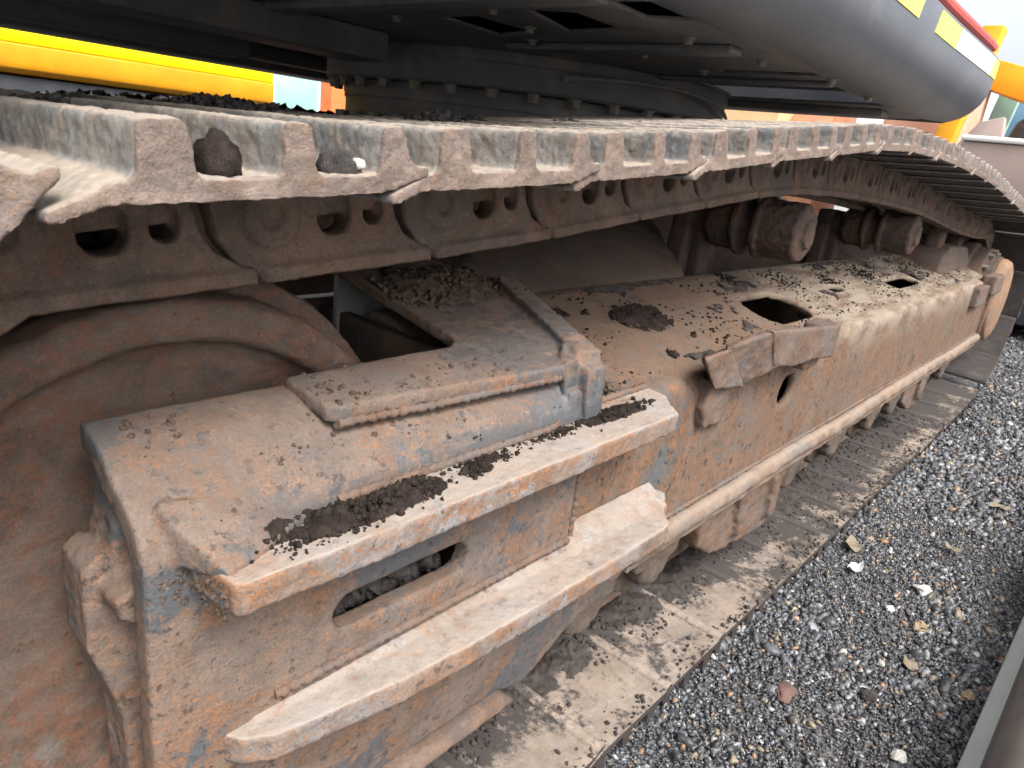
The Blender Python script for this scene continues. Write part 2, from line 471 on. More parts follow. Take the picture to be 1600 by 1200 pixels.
# stone / clod templates
def ico(sub):
    bm = bmesh.new(); bmesh.ops.create_icosphere(bm, subdivisions=sub, radius=1)
    v = np.array([p.co[:] for p in bm.verts]); f = np.array([[q.index for q in p.verts] for p in bm.faces]); bm.free()
    return v, f
ICO = {1: ico(1), 2: ico(2), 3: ico(3)}
def stone_templates(sub, n, amp, freq):
    v0, f0 = ICO[sub]; out = []
    for k in range(n):
        out.append(np.array([p * (1 + amp * noise.fractal(Vector(p) * freq + Vector((k * 7.3, k * 3.1, 1)), 1.0, 2.0, 3)) for p in v0]))
    return out, f0
def rot_rand(n):
    q = RNG.normal(size=(n, 4)); q /= np.linalg.norm(q, axis=1)[:, None]
    w, x, y, z = q.T
    return np.stack([np.stack([1 - 2 * (y * y + z * z), 2 * (x * y - z * w), 2 * (x * z + y * w)], 1),
                     np.stack([2 * (x * y + z * w), 1 - 2 * (x * x + z * z), 2 * (y * z - x * w)], 1),
                     np.stack([2 * (x * z - y * w), 2 * (y * z + x * w), 1 - 2 * (x * x + y * y)], 1)], 1)
def scatter(pos, size, temps, f0, squash=(1, 1, 1), spin=True):
    """one mesh of many small stones; returns verts, faces, per-stone vertex count"""
    n = len(pos); nv = len(temps[0])
    T = np.stack(temps)[RNG.integers(0, len(temps), n)]
    s = np.asarray(squash) * (0.75 + .5 * RNG.random((n, 3)))
    T = T * s[:, None, :]
    if spin:
        T = np.einsum('nij,nvj->nvi', rot_rand(n), T)
    T = T * size[:, None, None] + pos[:, None, :]
    F = f0[None] + (np.arange(n) * nv)[:, None, None]
    return T.reshape(-1, 3), F.reshape(-1, 3), nv

def add_tone(me, tones, nv):
    at = me.attributes.new('tone', 'FLOAT', 'POINT')
    at.data.foreach_set('value', np.repeat(tones, nv).astype(np.float32))

def gravel():
    ta, fa = stone_templates(1, 16, .85, 1.5)
    tb, fb = stone_templates(2, 10, .7, 1.4)
    def zone(n, x0, x1, y0, y1, s0, s1, temps, f0, p):
        x = x0 + (x1 - x0) * RNG.random(n) ** p; y = y0 + (y1 - y0) * RNG.random(n)
        s = s0 + (s1 - s0) * RNG.random(n) ** 3
        s = s * np.array([.82 + .75 * max(0, min(1, .5 + 1.6 * noise.noise((a * 3.1, b * 3.1, 5)) + .5 * noise.noise((a * 11, b * 11, 9)))) for a, b in zip(x, y)])
        z = s * .25 - .003 + np.array([noise.noise((a * 2.2, b * 2.2, 0)) for a, b in zip(x, y)]) * .010 + .014
        return scatter(np.stack([x, y, z], 1), s, temps, f0, (1.15, .9, .65))
    V, F, T, off = [], [], [], 0
    for a in ((42000, .55, 2.4, -.52, .05, .0018, .0060, ta, fa, 1.0),
              (16000, 2.3, 5.2, -.75, .05, .004, .0105, ta, fa, 1.2),
              (6000, 5.0, 9.0, -1.4, .9, .007, .016, ta, fa, 1.2),
              (1000, .55, 2.6, -.52, .03, .005, .012, tb, fb, 1.0),
              (600, 2.4, 5.5, -.7, .03, .008, .015, tb, fb, 1.0)):
        v, f, nv = zone(*a)
        V.append(v); F.append(f + off); T.append(np.repeat(RNG.random(a[0]), nv)); off += len(v)
    me = mesh_np('gravel', np.concatenate(V), np.concatenate(F))
    at = me.attributes.new('tone', 'FLOAT', 'POINT'); at.data.foreach_set('value', np.concatenate(T).astype(np.float32))
    o = obj('gravel', me, M['gravel'])
    setp(o, 'loose dark grey gravel with scattered pale and tan chips beside the track', 'gravel', kind='stuff')
gravel()

# ================================================================== EXCAVATOR
EX = empty('excavator', (2.15, 1.5, 0))
setp(EX, 'large tracked excavator with rusty dusty undercarriage filling the picture', 'excavator')
EXI = Matrix.Translation((-2.15, -1.5, 0))
def part(name, me, mat, parent=EX, label=None):
    """a part whose mesh is already in world coordinates"""
    o = obj(name, me, mat, parent)
    o.matrix_parent_inverse = EXI if parent is EX else Matrix()
    if label: o['label'] = label
    return o
SURF = []      # meshes that loose soil may lie on

# ---- track path (pin positions)
LIP = [(-.2, .845), (.11, .866), (.32, .880), (.53, .895), (.73, .913), (.92, .936), (1.13, .957), (1.31, .979), (1.50, .994),
       (1.67, .998), (1.86, .997), (2.06, .993), (2.285, .984), (2.5, .974), (2.78, .953), (3.15, .918), (3.38, .895), (3.8, .868), (4.05, .864)]
LX, LZ = np.array(LIP).T
SPR = (4.05, .48, .335)
IDL = (.255, .49)
P = .1995
def top_pin(x):
    return (x, float(np.interp(x, LX, LZ)) + .006 - .055)
def build_pins():
    path = [top_pin(x) for x in np.linspace(.130, 4.05, 400)]
    path += [(SPR[0] + SPR[2] * math.cos(a), SPR[1] + SPR[2] * math.sin(a)) for a in np.linspace(math.pi / 2, -math.pi / 2 - .1, 200)][1:]
    pins = [np.array(path[0])]
    for q in path:
        q = np.array(q)
        if np.linalg.norm(q - pins[-1]) >= P: pins.append(q)
    top = pins
    low = []
    x = .788 + .204 * 15
    while x > .25:
        z = .105 + max(0, (x - 3.3)) * .05
        low.append(np.array((x, z))); x -= .204
    fr = [(IDL[0] + .345 * math.cos(a), IDL[1] + .345 * math.sin(a)) for a in np.linspace(-math.pi / 2 - .1, -math.pi * 1.5 + .45, 200)]
    last = low[-1]
    for q in fr:
        q = np.array(q)
        if np.linalg.norm(q - low[-1]) >= P: low.append(q)
    return top, low
TOP, LOW = build_pins()

# ---- track shoe: triple grouser section, local x along travel, z outward
def shoe_mesh(detail, low=False):
    W, pl = .6, .012
    def g(c, w, h, b):  # one grouser from left base to right base
        return [(c - b, pl), (c - b + .003, pl + .002), (c - w - .003, pl + .008), (c - w - .0008, h - .0035), (c - w + .002, h - .0005), (c - w + .004, h), (c + w - .004, h), (c + w - .002, h - .0005), (c + w + .0008, h - .0035), (c + w + .003, pl + .008), (c + b - .003, pl + .002), (c + b, pl)]
    H = .0425
    lip = -.007 if not low else -.0085
    up = [(-.016, lip), (-.018, lip + .004), (-.012, lip * .2 + .001), (.006, .007), (.013, .0105)]
    up += g(.043, .0125, H, .0195)[1:]
    up += g(.122, .0085, H, .0155)
    up += g(.194, .0090, H, .0160)[:8]
    up += [(.2045, .029), (.2075, .0225), (.214, .0175), (.2225, .0155), (.2255, .0125)]
    dn = [(.222, .0095), (.212, .007), (.198, .002), (.185, .0), (.10, .0), (.02, .0), (.004, lip * .4), (-.008, lip)]
    if low:      # crisp overlap step on the chain side
        dn = dn[:5] + [(.002, .0), (.0, -.0055), (-.006, lip)]
    loop = up + dn
    mb = MB()
    mb.prism(loop, 1, 0, W)
    me = mb.mesh('shoe')
    if detail:
        me = cook(me, bevel=.0025, remesh=.0022, sm=1, disp=((.0030, .022), (.0022, .006)))
    else:
        me = cook(me, bevel=.002, seg=1, ang=40)
    return me
def tilt(k):      # the upper run leans in towards the machine
    return math.radians((.7, 1.5, 2.1, 2.5, 2.6)[k] if k < 5 else 2.6)
SHOE_N = shoe_mesh(True)
SHOE_F = shoe_mesh(False)
for me_ in (SHOE_N, SHOE_F):
    me_.materials.append(M['shoe']); me_.materials.append(M['shoe_shade']); me_.materials.append(M['shoe_end'])
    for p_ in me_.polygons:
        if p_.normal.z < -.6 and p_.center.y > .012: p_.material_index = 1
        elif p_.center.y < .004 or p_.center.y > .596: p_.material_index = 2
SHOE_L = shoe_mesh(False, True); SHOE_L.materials.append(M['shoe_in']); SHOE_L.materials.append(M['shoe_shade'])
for p_ in SHOE_L.polygons:      # ends and grouser side painted dark, the shadow line under the shoe edge
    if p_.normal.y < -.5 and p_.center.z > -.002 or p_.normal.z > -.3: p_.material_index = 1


def chord_matrix(a, b, y):
    d = b - a; L = np.linalg.norm(d); c, s = d / L
    return Matrix(((c, 0, -s, a[0]), (0, 1, 0, y), (s, 0, c, a[1]), (0, 0, 0, 1)))
def place(name, me, mw):
    o = obj(name, me, None, EX); o.matrix_parent_inverse = EXI
    o.matrix_basis = mw
    return o

# ---- track link: side plate with two windows and pin bosses
def link_mesh(side):
    """side=+1: outer face looks to -Y"""
    mb = MB()
    hT, hB = .034, -.060
    left = [(-.046, .030), (-.050, .006), (-.045, -.020), (-.031, -.042), (-.014, -.056), (-.004, hB)]
    main = [(-.036, hT)] + left + [(.186, hB), (.186, -.046), (.162, -.034), (.149, -.014), (.143, .008), (.145, .030), (.152, hT)]
    w1 = rrect(.056, .092, -.026, .012, .013, 4)
    w2 = rrect(.108, .132, -.020, .010, .011, 4)
    mb.prism(main, 1, 0, .030, holes=[w1, w2])
    mb.prism([(.050, -.010), (.150, -.006), (.150, .03), (.050, .03)], 1, .011, .028)
    # set-back tail that runs in behind the next link
    mb.prism([(.13, hT - .004), (.13, -.045), (.18, -.045), (.20, -.02), (.20, hT - .004)], 1, .018, .036)
    # tread rail under the plate and pin boss
    mb.box(-.006, .1955, -.006, .040, hB - .004, hB + .012)
    mb.lathe([(.001, -.001), (.011, -.001), (.013, -.0065), (.027, -.0065), (.033, .001), (.033, .02), (.001, .02)], (.006, 0, -.004), 1, 28)
    me = cook(mb.mesh('link'), bevel=.002, remesh=.003, sm=1, disp=((.003, .03), (.0015, .01)))
    return me
LINK = link_mesh(1)
LINK.materials.append(M['link']); LINK.materials.append(M['roller'])
for p_ in LINK.polygons:
    if p_.normal.z < -.6 and p_.center.z < -.05: p_.material_index = 1
LINK2 = LINK.copy()
LINK2.transform(Matrix.Scale(-1, 4, (0, 1, 0))); LINK2.flip_normals()

for k in range(len(TOP) - 1):
    a, b = TOP[k], TOP[k + 1]
    mw = chord_matrix(a, b, 0.0)
    off = Matrix.Translation((0, random.uniform(-.003, .003), .0425)) @ Matrix.Rotation(-tilt(k), 4, 'X')
    place('track_shoe', SHOE_N if k < 9 else SHOE_F, mw @ off)
    place('track_link', LINK, chord_matrix(a, b, .196))
    place('track_link', LINK2, Matrix.Translation((0, 0, -.012)) @ chord_matrix(a, b, .404))
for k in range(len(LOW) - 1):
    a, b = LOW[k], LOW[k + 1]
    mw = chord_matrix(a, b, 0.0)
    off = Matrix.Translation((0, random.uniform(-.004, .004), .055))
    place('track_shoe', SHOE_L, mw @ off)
    if a[0] > .5:
        place('track_link', LINK, chord_matrix(a, b, .196))
# the shoe just in front of the first upper pin, bending down round the idler
prev = np.array((TOP[0][0] - .2 * math.cos(math.radians(34)), TOP[0][1] - .2 * math.sin(math.radians(34))))
place('track_shoe', SHOE_N, chord_matrix(prev, TOP[0], 0) @ Matrix.Translation((0, 0, .0425)) @ Matrix.Rotation(-tilt(0), 4, 'X'))
place('track_link', LINK, chord_matrix(prev, TOP[0], .196))
place('track_link', LINK2, Matrix.Translation((0, 0, -.012)) @ chord_matrix(prev, TOP[0], .404))

# ---- idler wheel
def idler():
    mb = MB()
    c = (IDL[0], 0, IDL[1])
    mb.lathe([(.001, .228), (.185, .226), (.215, .219), (.226, .210), (.230, .199), (.236, .195), (.256, .192), (.266, .198), (.268, .206), (.268, .245), (.290, .252), (.292, .262),
              (.292, .338), (.290, .348), (.268, .355), (.268, .394), (.258, .407), (.242, .404), (.222, .384), (.19, .374), (.001, .372)], c, 1, 96)
    me = cook(mb.mesh('idler'), remesh=.004, sm=1, disp=((.006, .05), (.004, .014)))
    w = part('idler_wheel', me, M['idler'])
    mb = MB()
    mb.lathe([(.001, .16), (.075, .16), (.085, .17), (.085, .3), (.001, .3)], c, 1, 40)
    h = obj('hub', cook(mb.mesh('hub'), bevel=.004), M['idler'], w)
idler()

# ---- idler yoke (front part of the track frame)
YX0, YX1 = .168, .695
def yoke():
    mb = MB()
    # bent top plate in section (y, z), extruded along x
    out = [(.168, .680), (.150, .6765), (.135, .671), (.118, .661), (.105, .652), (.088, .643), (.074, .633), (.064, .620), (.059, .603), (.058, .585)]
    inn = [(.080, .585), (.084, .603), (.098, .620), (.118, .632), (.140, .646), (.160, .657), (.168, .660)]
    mb.prism(out + inn, 0, YX0, YX1)
    # outer plate with the long slot, cut off at an angle below
    pl = [(YX0, .602), (YX0, .38), (.90, .38), (.90, .41), (YX1, .42), (YX1, .602)]
    slot = rrect(.330, .502, .468, .506, .0185, 6)
    mb.prism(pl, 1, .058, .082, holes=[slot])
    # lower plate leaning in under the lower bar
    lo = [(YX0, .398), (YX0, .19), (.43, .210), (.63, .200), (.67, .182), (.695, .178), (.725, .198), (.765, .232), (.885, .277), (.93, .31), (.94, .398)]
    g_ = []
    for a_, b_ in zip(lo, lo[1:] + lo[:1]):
        g_ += [(a_[0] + (b_[0] - a_[0]) * t_ / 6, a_[1] + (b_[1] - a_[1]) * t_ / 6) for t_ in range(6)]
    vs = mb.prism(g_, 1, .060, .080)
    for v in vs: v.co.y += max(0, .40 - v.co.z) * .16
    # mud and weld fill that runs the wall down to the upper bar at its near end
    vs = mb.prism([(.186, .064), (.209, .016), (.24, .026), (.28, .044), (.33, .064), (.33, .078), (.186, .078)], 2, .60, .6075)
    for v in vs:
        if v.co.z > .606: v.co.z += max(0, v.co.y - .014) * .55 * max(0, 1 - (v.co.x - .2) / .13)
    # back edge band of the yoke climbing over the frame
    mb.hexa([(.665, .062, .56), (.695, .062, .56), (.715, .12, .56), (.665, .12, .56), (.665, .066, .640), (.697, .066, .640), (.72, .12, .664), (.665, .12, .664)])
    me = cook(mb.mesh('yoke'), bevel=.003, remesh=.0036, sm=2, disp=((.0022, .05), (.0012, .010)))
    y = part('idler_yoke', me, M['yoke'])
    SURF.append(y)
    # upper guard bar
    mb = MB()
    mb.prism([(.200, .062), (.203, .03), (.206, .006), (.212, .001), (.30, -.001), (.80, 0), (.822, .002), (.845, .028), (.872, .050), (.88, .09), (.200, .085)], 2, .579, .606)
    b = obj('guard_bar', cook(mb.mesh('bar'), bevel=.003, remesh=.0026, sm=2, disp=((.0022, .05), (.0024, .009))), M['bar'], y)
    b['label'] = 'upper rusty guard bar with dark soil on top'; SURF.append(b)
    # lower guard bar with its inner step
    mb = MB()
    mb.prism([(.222, .060), (.232, .044), (.255, .030), (.30, .022), (.38, .010), (.46, .004), (.6, 0), (.85, .0), (.872, .004), (.90, .03), (.955, .06), (.955, .09), (.235, .085)], 2, .394, .422)
    mb.hexa([(.25, .052, .41), (.92, .034, .41), (.94, .085, .41), (.25, .085, .41), (.25, .054, .4225), (.92, .036, .4225), (.94, .085, .438), (.25, .085, .438)])
    b = obj('guard_bar', cook(mb.mesh('bar'), bevel=.003, remesh=.0026, sm=3, disp=((.0022, .05), (.0020, .009))), M['bar'], y)
    b['label'] = 'lower pale dusty guard bar above the bottom shoes'; SURF.append(b)
    # bottom lip under the lower plate
    mb = MB()
    mb.hexa([(.20, .072, .176), (.655, .072, .182), (.655, .115, .182), (.20, .115, .176), (.20, .080, .194), (.63, .080, .203), (.63, .115, .203), (.20, .115, .194)])
    obj('lower_lip', cook(mb.mesh('lip'), bevel=.003, remesh=.004, sm=2, disp=((.004, .02),)), M['link'], y)
    # u-shaped cover plate round the wheel notch, tilted with the frame roof
    mb = MB()
    o = [(.345, .104), (.352, .098), (.40, .097), (.60, .083), (.66, .080), (.70, .100), (.80, .29), (.80, .33), (.70, .52), (.34, .52), (.34, .435), (.545, .435)] + \
        arc(.545, .405, .03, 90, 0, 5) + arc(.545, .198, .03, 0, -90, 5) + [(.47, .167), (.345, .166), (.338, .160)]
    vs = mb.prism(o, 2, .664, .680)
    # raised thick edge along the back of the plate
    vs += mb.prism([(.66, .076), (.70, .078), (.725, .10), (.822, .30), (.80, .31), (.70, .12), (.664, .09)], 2, .60, .686)
    vs += mb.prism([(.775, .305), (.812, .300), (.726, .074), (.686, .082)], 2, .655, .693)
    for v in vs: v.co.z += .17 * (v.co.y - .12)
    mb.hexa([(.686, .053, .590), (.718, .053, .590), (.718, .10, .590), (.686, .10, .590), (.686, .062, .668), (.724, .062, .668), (.73, .11, .690), (.686, .11, .690)])
    c = obj('cover_plate', cook(mb.mesh('cover'), bevel=.003, remesh=.0032, sm=2, disp=((.0018, .05), (.0011, .010))), M['yoke'], y)
    SURF.append(c)
    # inner side of the yoke, seen through the notch
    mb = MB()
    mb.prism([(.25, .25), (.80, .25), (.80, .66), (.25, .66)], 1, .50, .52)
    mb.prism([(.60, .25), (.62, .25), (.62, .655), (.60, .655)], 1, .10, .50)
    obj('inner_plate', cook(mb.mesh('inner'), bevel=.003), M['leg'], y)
    # idler bearing blocks in the front opening
    mb = MB()
    mb.prism([(.176, .640), (.166, .575), (.185, .555), (.20, .54), (.30, .54), (.30, .640)], 1, .118, .165)
    mb.prism([(.150, .575), (.150, .50), (.172, .425), (.174, .30), (.30, .30), (.30, .555), (.195, .552), (.165, .585)], 1, .125, .175)
    mb.prism([(.158, .562), (.163, .545), (.198, .52), (.26, .52), (.26, .555), (.175, .572)], 1, .09, .17)
    obj('bearing_block', cook(mb.mesh('block'), bevel=.003, remesh=.0032, sm=2, disp=((.005, .04), (.003, .012))), M['yoke'], y)
yoke()
def weld(parent, pts, r=.004):
    P_ = []
    for a, b in zip(pts, pts[1:]):
        a, b = Vector(a), Vector(b); n_ = max(2, int((b - a).length / .0035))
        P_ += [a.lerp(b, t_ / n_) for t_ in range(n_)]
    P_.append(Vector(pts[-1]))
    P_ = [p + Vector((random.uniform(-1, 1), random.uniform(-1, 1), random.uniform(-1, 1))) * .0006 for p in P_]
    mb = MB(); mb.tube(P_, [r * (1 + .22 * math.sin(i * 1.9) + random.uniform(-.15, .15)) for i in range(len(P_))], 8)
    me = mb.mesh('weld'); smooth(me, 60)
    obj('weld_bead', me, M['bracket'], parent)
YK = [o for o in EX.children if o.name.startswith('idler_yoke')][0]
weld(YK, [(.352, .0975, .6605), (.50, .0905, .6585), (.655, .082, .6585)], .0045)
weld(YK, [(.688, .0565, .4375), (.60, .0565, .4375), (.40, .0565, .4375), (.27, .057, .4375)], .005)
weld(YK, [(.6975, .060, .57), (.6975, .060, .44)], .005)
weld(YK, [(.33, .060, .6085), (.48, .0595, .6085), (.62, .0595, .6085), (.72, .084, .6085), (.87, .086, .6085)], .005)

# ---- main track frame box with holes
FX0, FX1 = .62, 3.86
ROOF = lambda y: .600 + .28 * (y - .12)
def frame():
    mb = MB()
    # side wall
    el = [(1.478 + .040 * math.cos(a), .491 + .034 * math.sin(a)) for a in np.linspace(0, 2 * math.pi, 24, endpoint=False)]
    mb.prism([(FX0, .29), (FX1, .29), (FX1, .575), (FX0, .575)], 1, .085, .103, holes=[el])
    # roof plate with openings, sheared to its slope
    h1 = rrect(1.53, 1.79, .158, .272, .056, 8)
    h2 = rrect(2.58, 2.90, .180, .235, .027, 6)
    h3 = rrect(2.09, 2.19, .225, .258, .016, 4)
    vs = mb.prism([(FX0, .112), (FX1, .112), (FX1, .37), (FX0, .37)], 2, .582, .600, holes=[h1, h2, h3])
    for v in vs: v.co.z += .28 * (v.co.y - .12)
    # rounded shoulder between wall and roof
    mb.prism([(.085, .57), (.0865, .582), (.093, .592), (.103, .5965), (.116, .5988), (.122, .600), (.122, .582), (.103, .57)], 0, FX0, FX1)
    # inner roof slope, inner wall, bottom, end plate
    mb.prism([(.368, .6695), (.40, .668), (.50, .60), (.515, .57), (.515, .29), (.497, .29), (.497, .56), (.48, .59), (.39, .648), (.368, .652)], 0, FX0, FX1)
    mb.box(FX0, FX1, .10, .50, .292, .31)
    me = cook(mb.mesh('frame'), bevel=.002, remesh=.006, sm=2, disp=((.003, .06),))
    f = part('track_frame', me, M['frame']); SURF.append(f)
    weld(f, [(.95, .084, .343), (1.8, .084, .344), (2.8, .084, .343), (3.84, .084, .343)], .0045)
    # half round rail along the foot of the wall
    mb = MB()
    mb.tube([(x, .076 + .0015 * math.sin(x * 9), .322 + .002 * math.sin(x * 5.3)) for x in np.linspace(.90, 3.84, 60)], .0185, 14)
    mb.box(.90, 3.84, .070, .100, .286, .322)
    r = obj('edge_rail', cook(mb.mesh('rail'), remesh=.004, sm=2, disp=((.006, .05), (.0025, .012))), M['rail'], f)
    # step bracket standing off the wall
    mb = MB()
    mb.prism([(1.165, .672), (1.30, .660), (1.52, .643), (1.535, .574), (1.40, .586), (1.30, .588), (1.205, .604)], 1, .028, .044)
    obj('bracket_plate', cook(mb.mesh('b'), bevel=.003, remesh=.003, sm=1, disp=((.004, .02),)), M['bracket'], f)
    mb = MB()
    mb.hexa([(1.150, .056, .568), (1.225, .026, .600), (1.255, .044, .598), (1.185, .074, .566), (1.050, .056, .650), (1.185, .026, .672), (1.19, .044, .672), (1.085, .074, .648)])
    obj('bracket_wing', cook(mb.mesh('b'), bevel=.004, remesh=.003, sm=1, disp=((.006, .02),)), M['bracket'], f)
    mb = MB()
    mb.hexa([(1.035, .052, .582), (1.150, .050, .568), (1.20, .088, .560), (1.10, .088, .572), (.972, .052, .646), (1.062, .050, .650), (1.12, .088, .630), (1.035, .088, .628)])
    obj('bracket_block', cook(mb.mesh('b'), bevel=.004, remesh=.003, sm=1, disp=((.006, .02),)), M['bracket'], f)
    mb = MB()
    mb.prism([(1.055, .59), (1.135, .575), (1.135, .53), (1.155, .50), (1.06, .505), (1.05, .54)], 1, .066, .095)
    obj('bracket_foot', cook(mb.mesh('b'), bevel=.004, remesh=.003, sm=1, disp=((.006, .02),)), M['bracket'], f)
    mb = MB()
    mb.box(1.50, 1.58, .040, .094, .575, .640)
    mb.box(1.42, 1.50, .044, .10, .556, .60)
    obj('bracket_block', cook(mb.mesh('b'), bevel=.005, remesh=.004, sm=1, disp=((.006, .02),)), M['bracket'], f)
    # end strap and stop block near the drive
    mb = MB()
    mb.box(FX1 - .012, FX1 + .012, .070, .50, .300, .56)
    obj('end_plate', cook(mb.mesh('b'), bevel=.003), M['frame'], f)
    mb = MB()
    mb.box(3.42, 3.62, .058, .10, .50, .585); mb.box(3.64, 3.88, .045, .10, .54, .62)
    obj('stop_block', cook(mb.mesh('b'), bevel=.004, remesh=.006, sm=1, disp=((.006, .03),)), M['bracket'], f)
    # grey plate standing behind the cover plate
    mb = MB()
    mb.box(.595, .71, .445, .457, .55, .712)
    obj('grey_shield', cook(mb.mesh('b'), bevel=.002), M['greyplate'], f)
    # motor cover over the drive end
    mb = MB()
    mb.prism([(3.28, .62), (3.84, .60), (3.86, .66), (3.74, .72), (3.40, .73), (3.30, .69)], 1, .20, .48)
    mb.prism([(3.36, .70), (3.44, .70), (3.44, .80), (3.40, .82), (3.36, .80)], 1, .24, .30)
    obj('hose_guard', cook(mb.mesh('b'), bevel=.015, seg=3), M['bracket'], f)
frame()

# guides hanging under the frame
for (x0, x1, zb, y) in ((1.20, 1.62, .112, .092), (2.75, 3.05, .13, .096)):
    mb = MB()
    mb.prism([(x0, .30), (x0 + .02, .20), (x0 + .09, zb + .045), (x1 - .16, zb + .022), (x1 - .04, zb + .012), (x1, .20), (x1 + .01, .30)], 1, y, y + .035)
    mb.prism([(x0 + .14, .30), (x0 + .18, zb + .06), (x0 + .21, zb + .06), (x0 + .23, .30)], 1, y - .016, y + .004)
    mb.prism([(x1 - .1, .30), (x1 - .07, zb + .05), (x1 - .04, zb + .05), (x1 - .03, .30)], 1, y - .016, y + .004)
    part('track_guide', cook(mb.mesh('guide'), bevel=.004, remesh=.005, sm=2, disp=((.010, .03), (.004, .01))), M['bracket'])
# lower rollers
mb = MB()
mb.lathe([(.001, -.194), (.050, -.194), (.060, -.187), (.062, -.165), (.055, -.158), (.092, -.150), (.096, -.142), (.096, -.122), (.080, -.116), (.080, -.06), (.07, 0), (.080, .06), (.080, .116), (.096, .122), (.096, .142), (.092, .150), (.06, .155), (.055, .175), (.045, .185), (.001, .185)], (0, 0, 0), 1, 32)
mb.box(-.075, .075, -.195, -.160, -.01, .09)
ROL = cook(mb.mesh('roller'), bevel=.002, remesh=.005, sm=2, disp=((.010, .035), (.005, .012)))
M['mud'] = worn('dried_mud', (.105, .080, .064), (.076, .059, .048), (.12, .075, .045), (.08, .07, .062), p_paint=.58, p_rust=.66, bump=1.4)
ROL.materials.append(M['mud'])
for x in (.86, 1.08, 1.74, 2.08, 2.44, 2.70, 3.12, 3.48):
    o = place('bottom_roller', ROL, Matrix.Translation((x, .30, .228)))

# ---- carrier rollers
mb = MB()
mb.lathe([(.001, -.125), (.030, -.125), (.034, -.116), (.060, -.113), (.065, -.107), (.066, -.085), (.066, -.026), (.074, -.022), (.074, -.010), (.050, -.004), (.050, .022), (.074, .028), (.074, .040), (.064, .046), (.064, .10), (.055, .112), (.045, .118), (.045, .16), (.001, .16)], (0, 0, 0), 1, 40)
CR = cook(mb.mesh('carrier'), remesh=.0032, sm=1, disp=((.008, .03), (.005, .010)))
CR.materials.append(M['roller'])
mb = MB()
mb.prism([(-.075, -.16), (.075, -.16), (.06, -.05), (.05, .045), (-.05, .045), (-.06, -.05)], 1, .15, .20)
mb.prism([(-.03, -.16), (.03, -.16), (.03, .0), (-.03, .0)], 1, .12, .16)
CB = cook(mb.mesh('bracket'), bevel=.008, seg=3)
CB.materials.append(M['roller'])
for x, z in ((1.68, .798), (2.70, .782)):
    o = place('carrier_roller', CR, Matrix.Translation((x, .31, z)))
    b = obj('bracket', CB, None, o)

# ---- sprocket and final drive
def sprocket():
    mb = MB()
    pts = []
    n = 21
    for i in range(n):
        a = 2 * math.pi * i / n
        for da, r in ((-.105, .285), (-.05, .335), (.05, .335), (.105, .285)):
            pts.append((SPR[0] + r * math.cos(a + da), SPR[1] + r * math.sin(a + da)))
    mb.prism(pts, 1, .265, .335)
    s = part('sprocket', cook(mb.mesh('spr'), bevel=.006), M['roller'])
    mb = MB()
    c = (SPR[0], 0, SPR[1])
    mb.lathe([(.001, .10), (.20, .10), (.205, .106), (.205, .14), (.235, .15), (.235, .20), (.25, .21), (.25, .27), (.001, .27)], c, 1, 56)
    obj('drive_housing', cook(mb.mesh('d'), bevel=.003), M['roller'], s)
    mb = MB()
    mb.lathe([(.001, .048), (.16, .050), (.185, .060), (.196, .080), (.198, .099), (.001, .099)], c, 1, 56)
    M['hub'] = worn('hub_rust', (.27, .165, .100), (.215, .130, .080), (.22, .10, .045), (.12, .10, .09), p_paint=.62, p_rust=.58)
    obj('hub_cover', cook(mb.mesh('d'), bevel=.002, disp=((.004, .05),)), M['hub'], s)
    mb = MB()
    mb.lathe([(.001, .125), (.011, .125), (.011, .152), (.001, .152)], (0, 0, 0), 1, 6)
    bs = mb.mesh('bolt'); smooth(bs, 30); bs.materials.append(M['bolt'])
    for i in range(16):
        a = 2 * math.pi * i / 16
        o = obj('bolt', bs, None, s); o.matrix_basis = Matrix.Translation((SPR[0] + .222 * math.cos(a), 0, SPR[1] + .222 * math.sin(a)))
sprocket()

# ---- car body with legs
def carbody():
    cx, cy = 2.15, 1.5
    mb = MB()
    mb.prism([(cx + .80 * math.cos(a), cy + .80 * math.sin(a)) for a in np.linspace(0, 2 * math.pi, 24, endpoint=False)], 2, .50, .86)
    b = part('car_body', cook(mb.mesh('body'), bevel=.01), M['leg'])
    for sx in (-1, 1):
        for sy in (-1, 1):
            mb = MB()
            # foot on the frame (outer), root at the body
            xo0, xo1 = cx + sx * 1.42, cx + sx * .62
            xi0, xi1 = cx + sx * .75, cx + sx * .10
            yo, yi = cy - sy * 1.12, cy - sy * .55
            mb.hexa([(xo0, yo, .40), (xo1, yo, .40), (xi1, yi, .50), (xi0, yi, .50), (xo0, yo, .655), (xo1, yo, .665), (xi1, yi, .90), (xi0, yi, .90)])
            l = obj('leg', cook(mb.mesh('leg'), bevel=.012, remesh=.02, sm=1), M['leg'], b)
carbody()

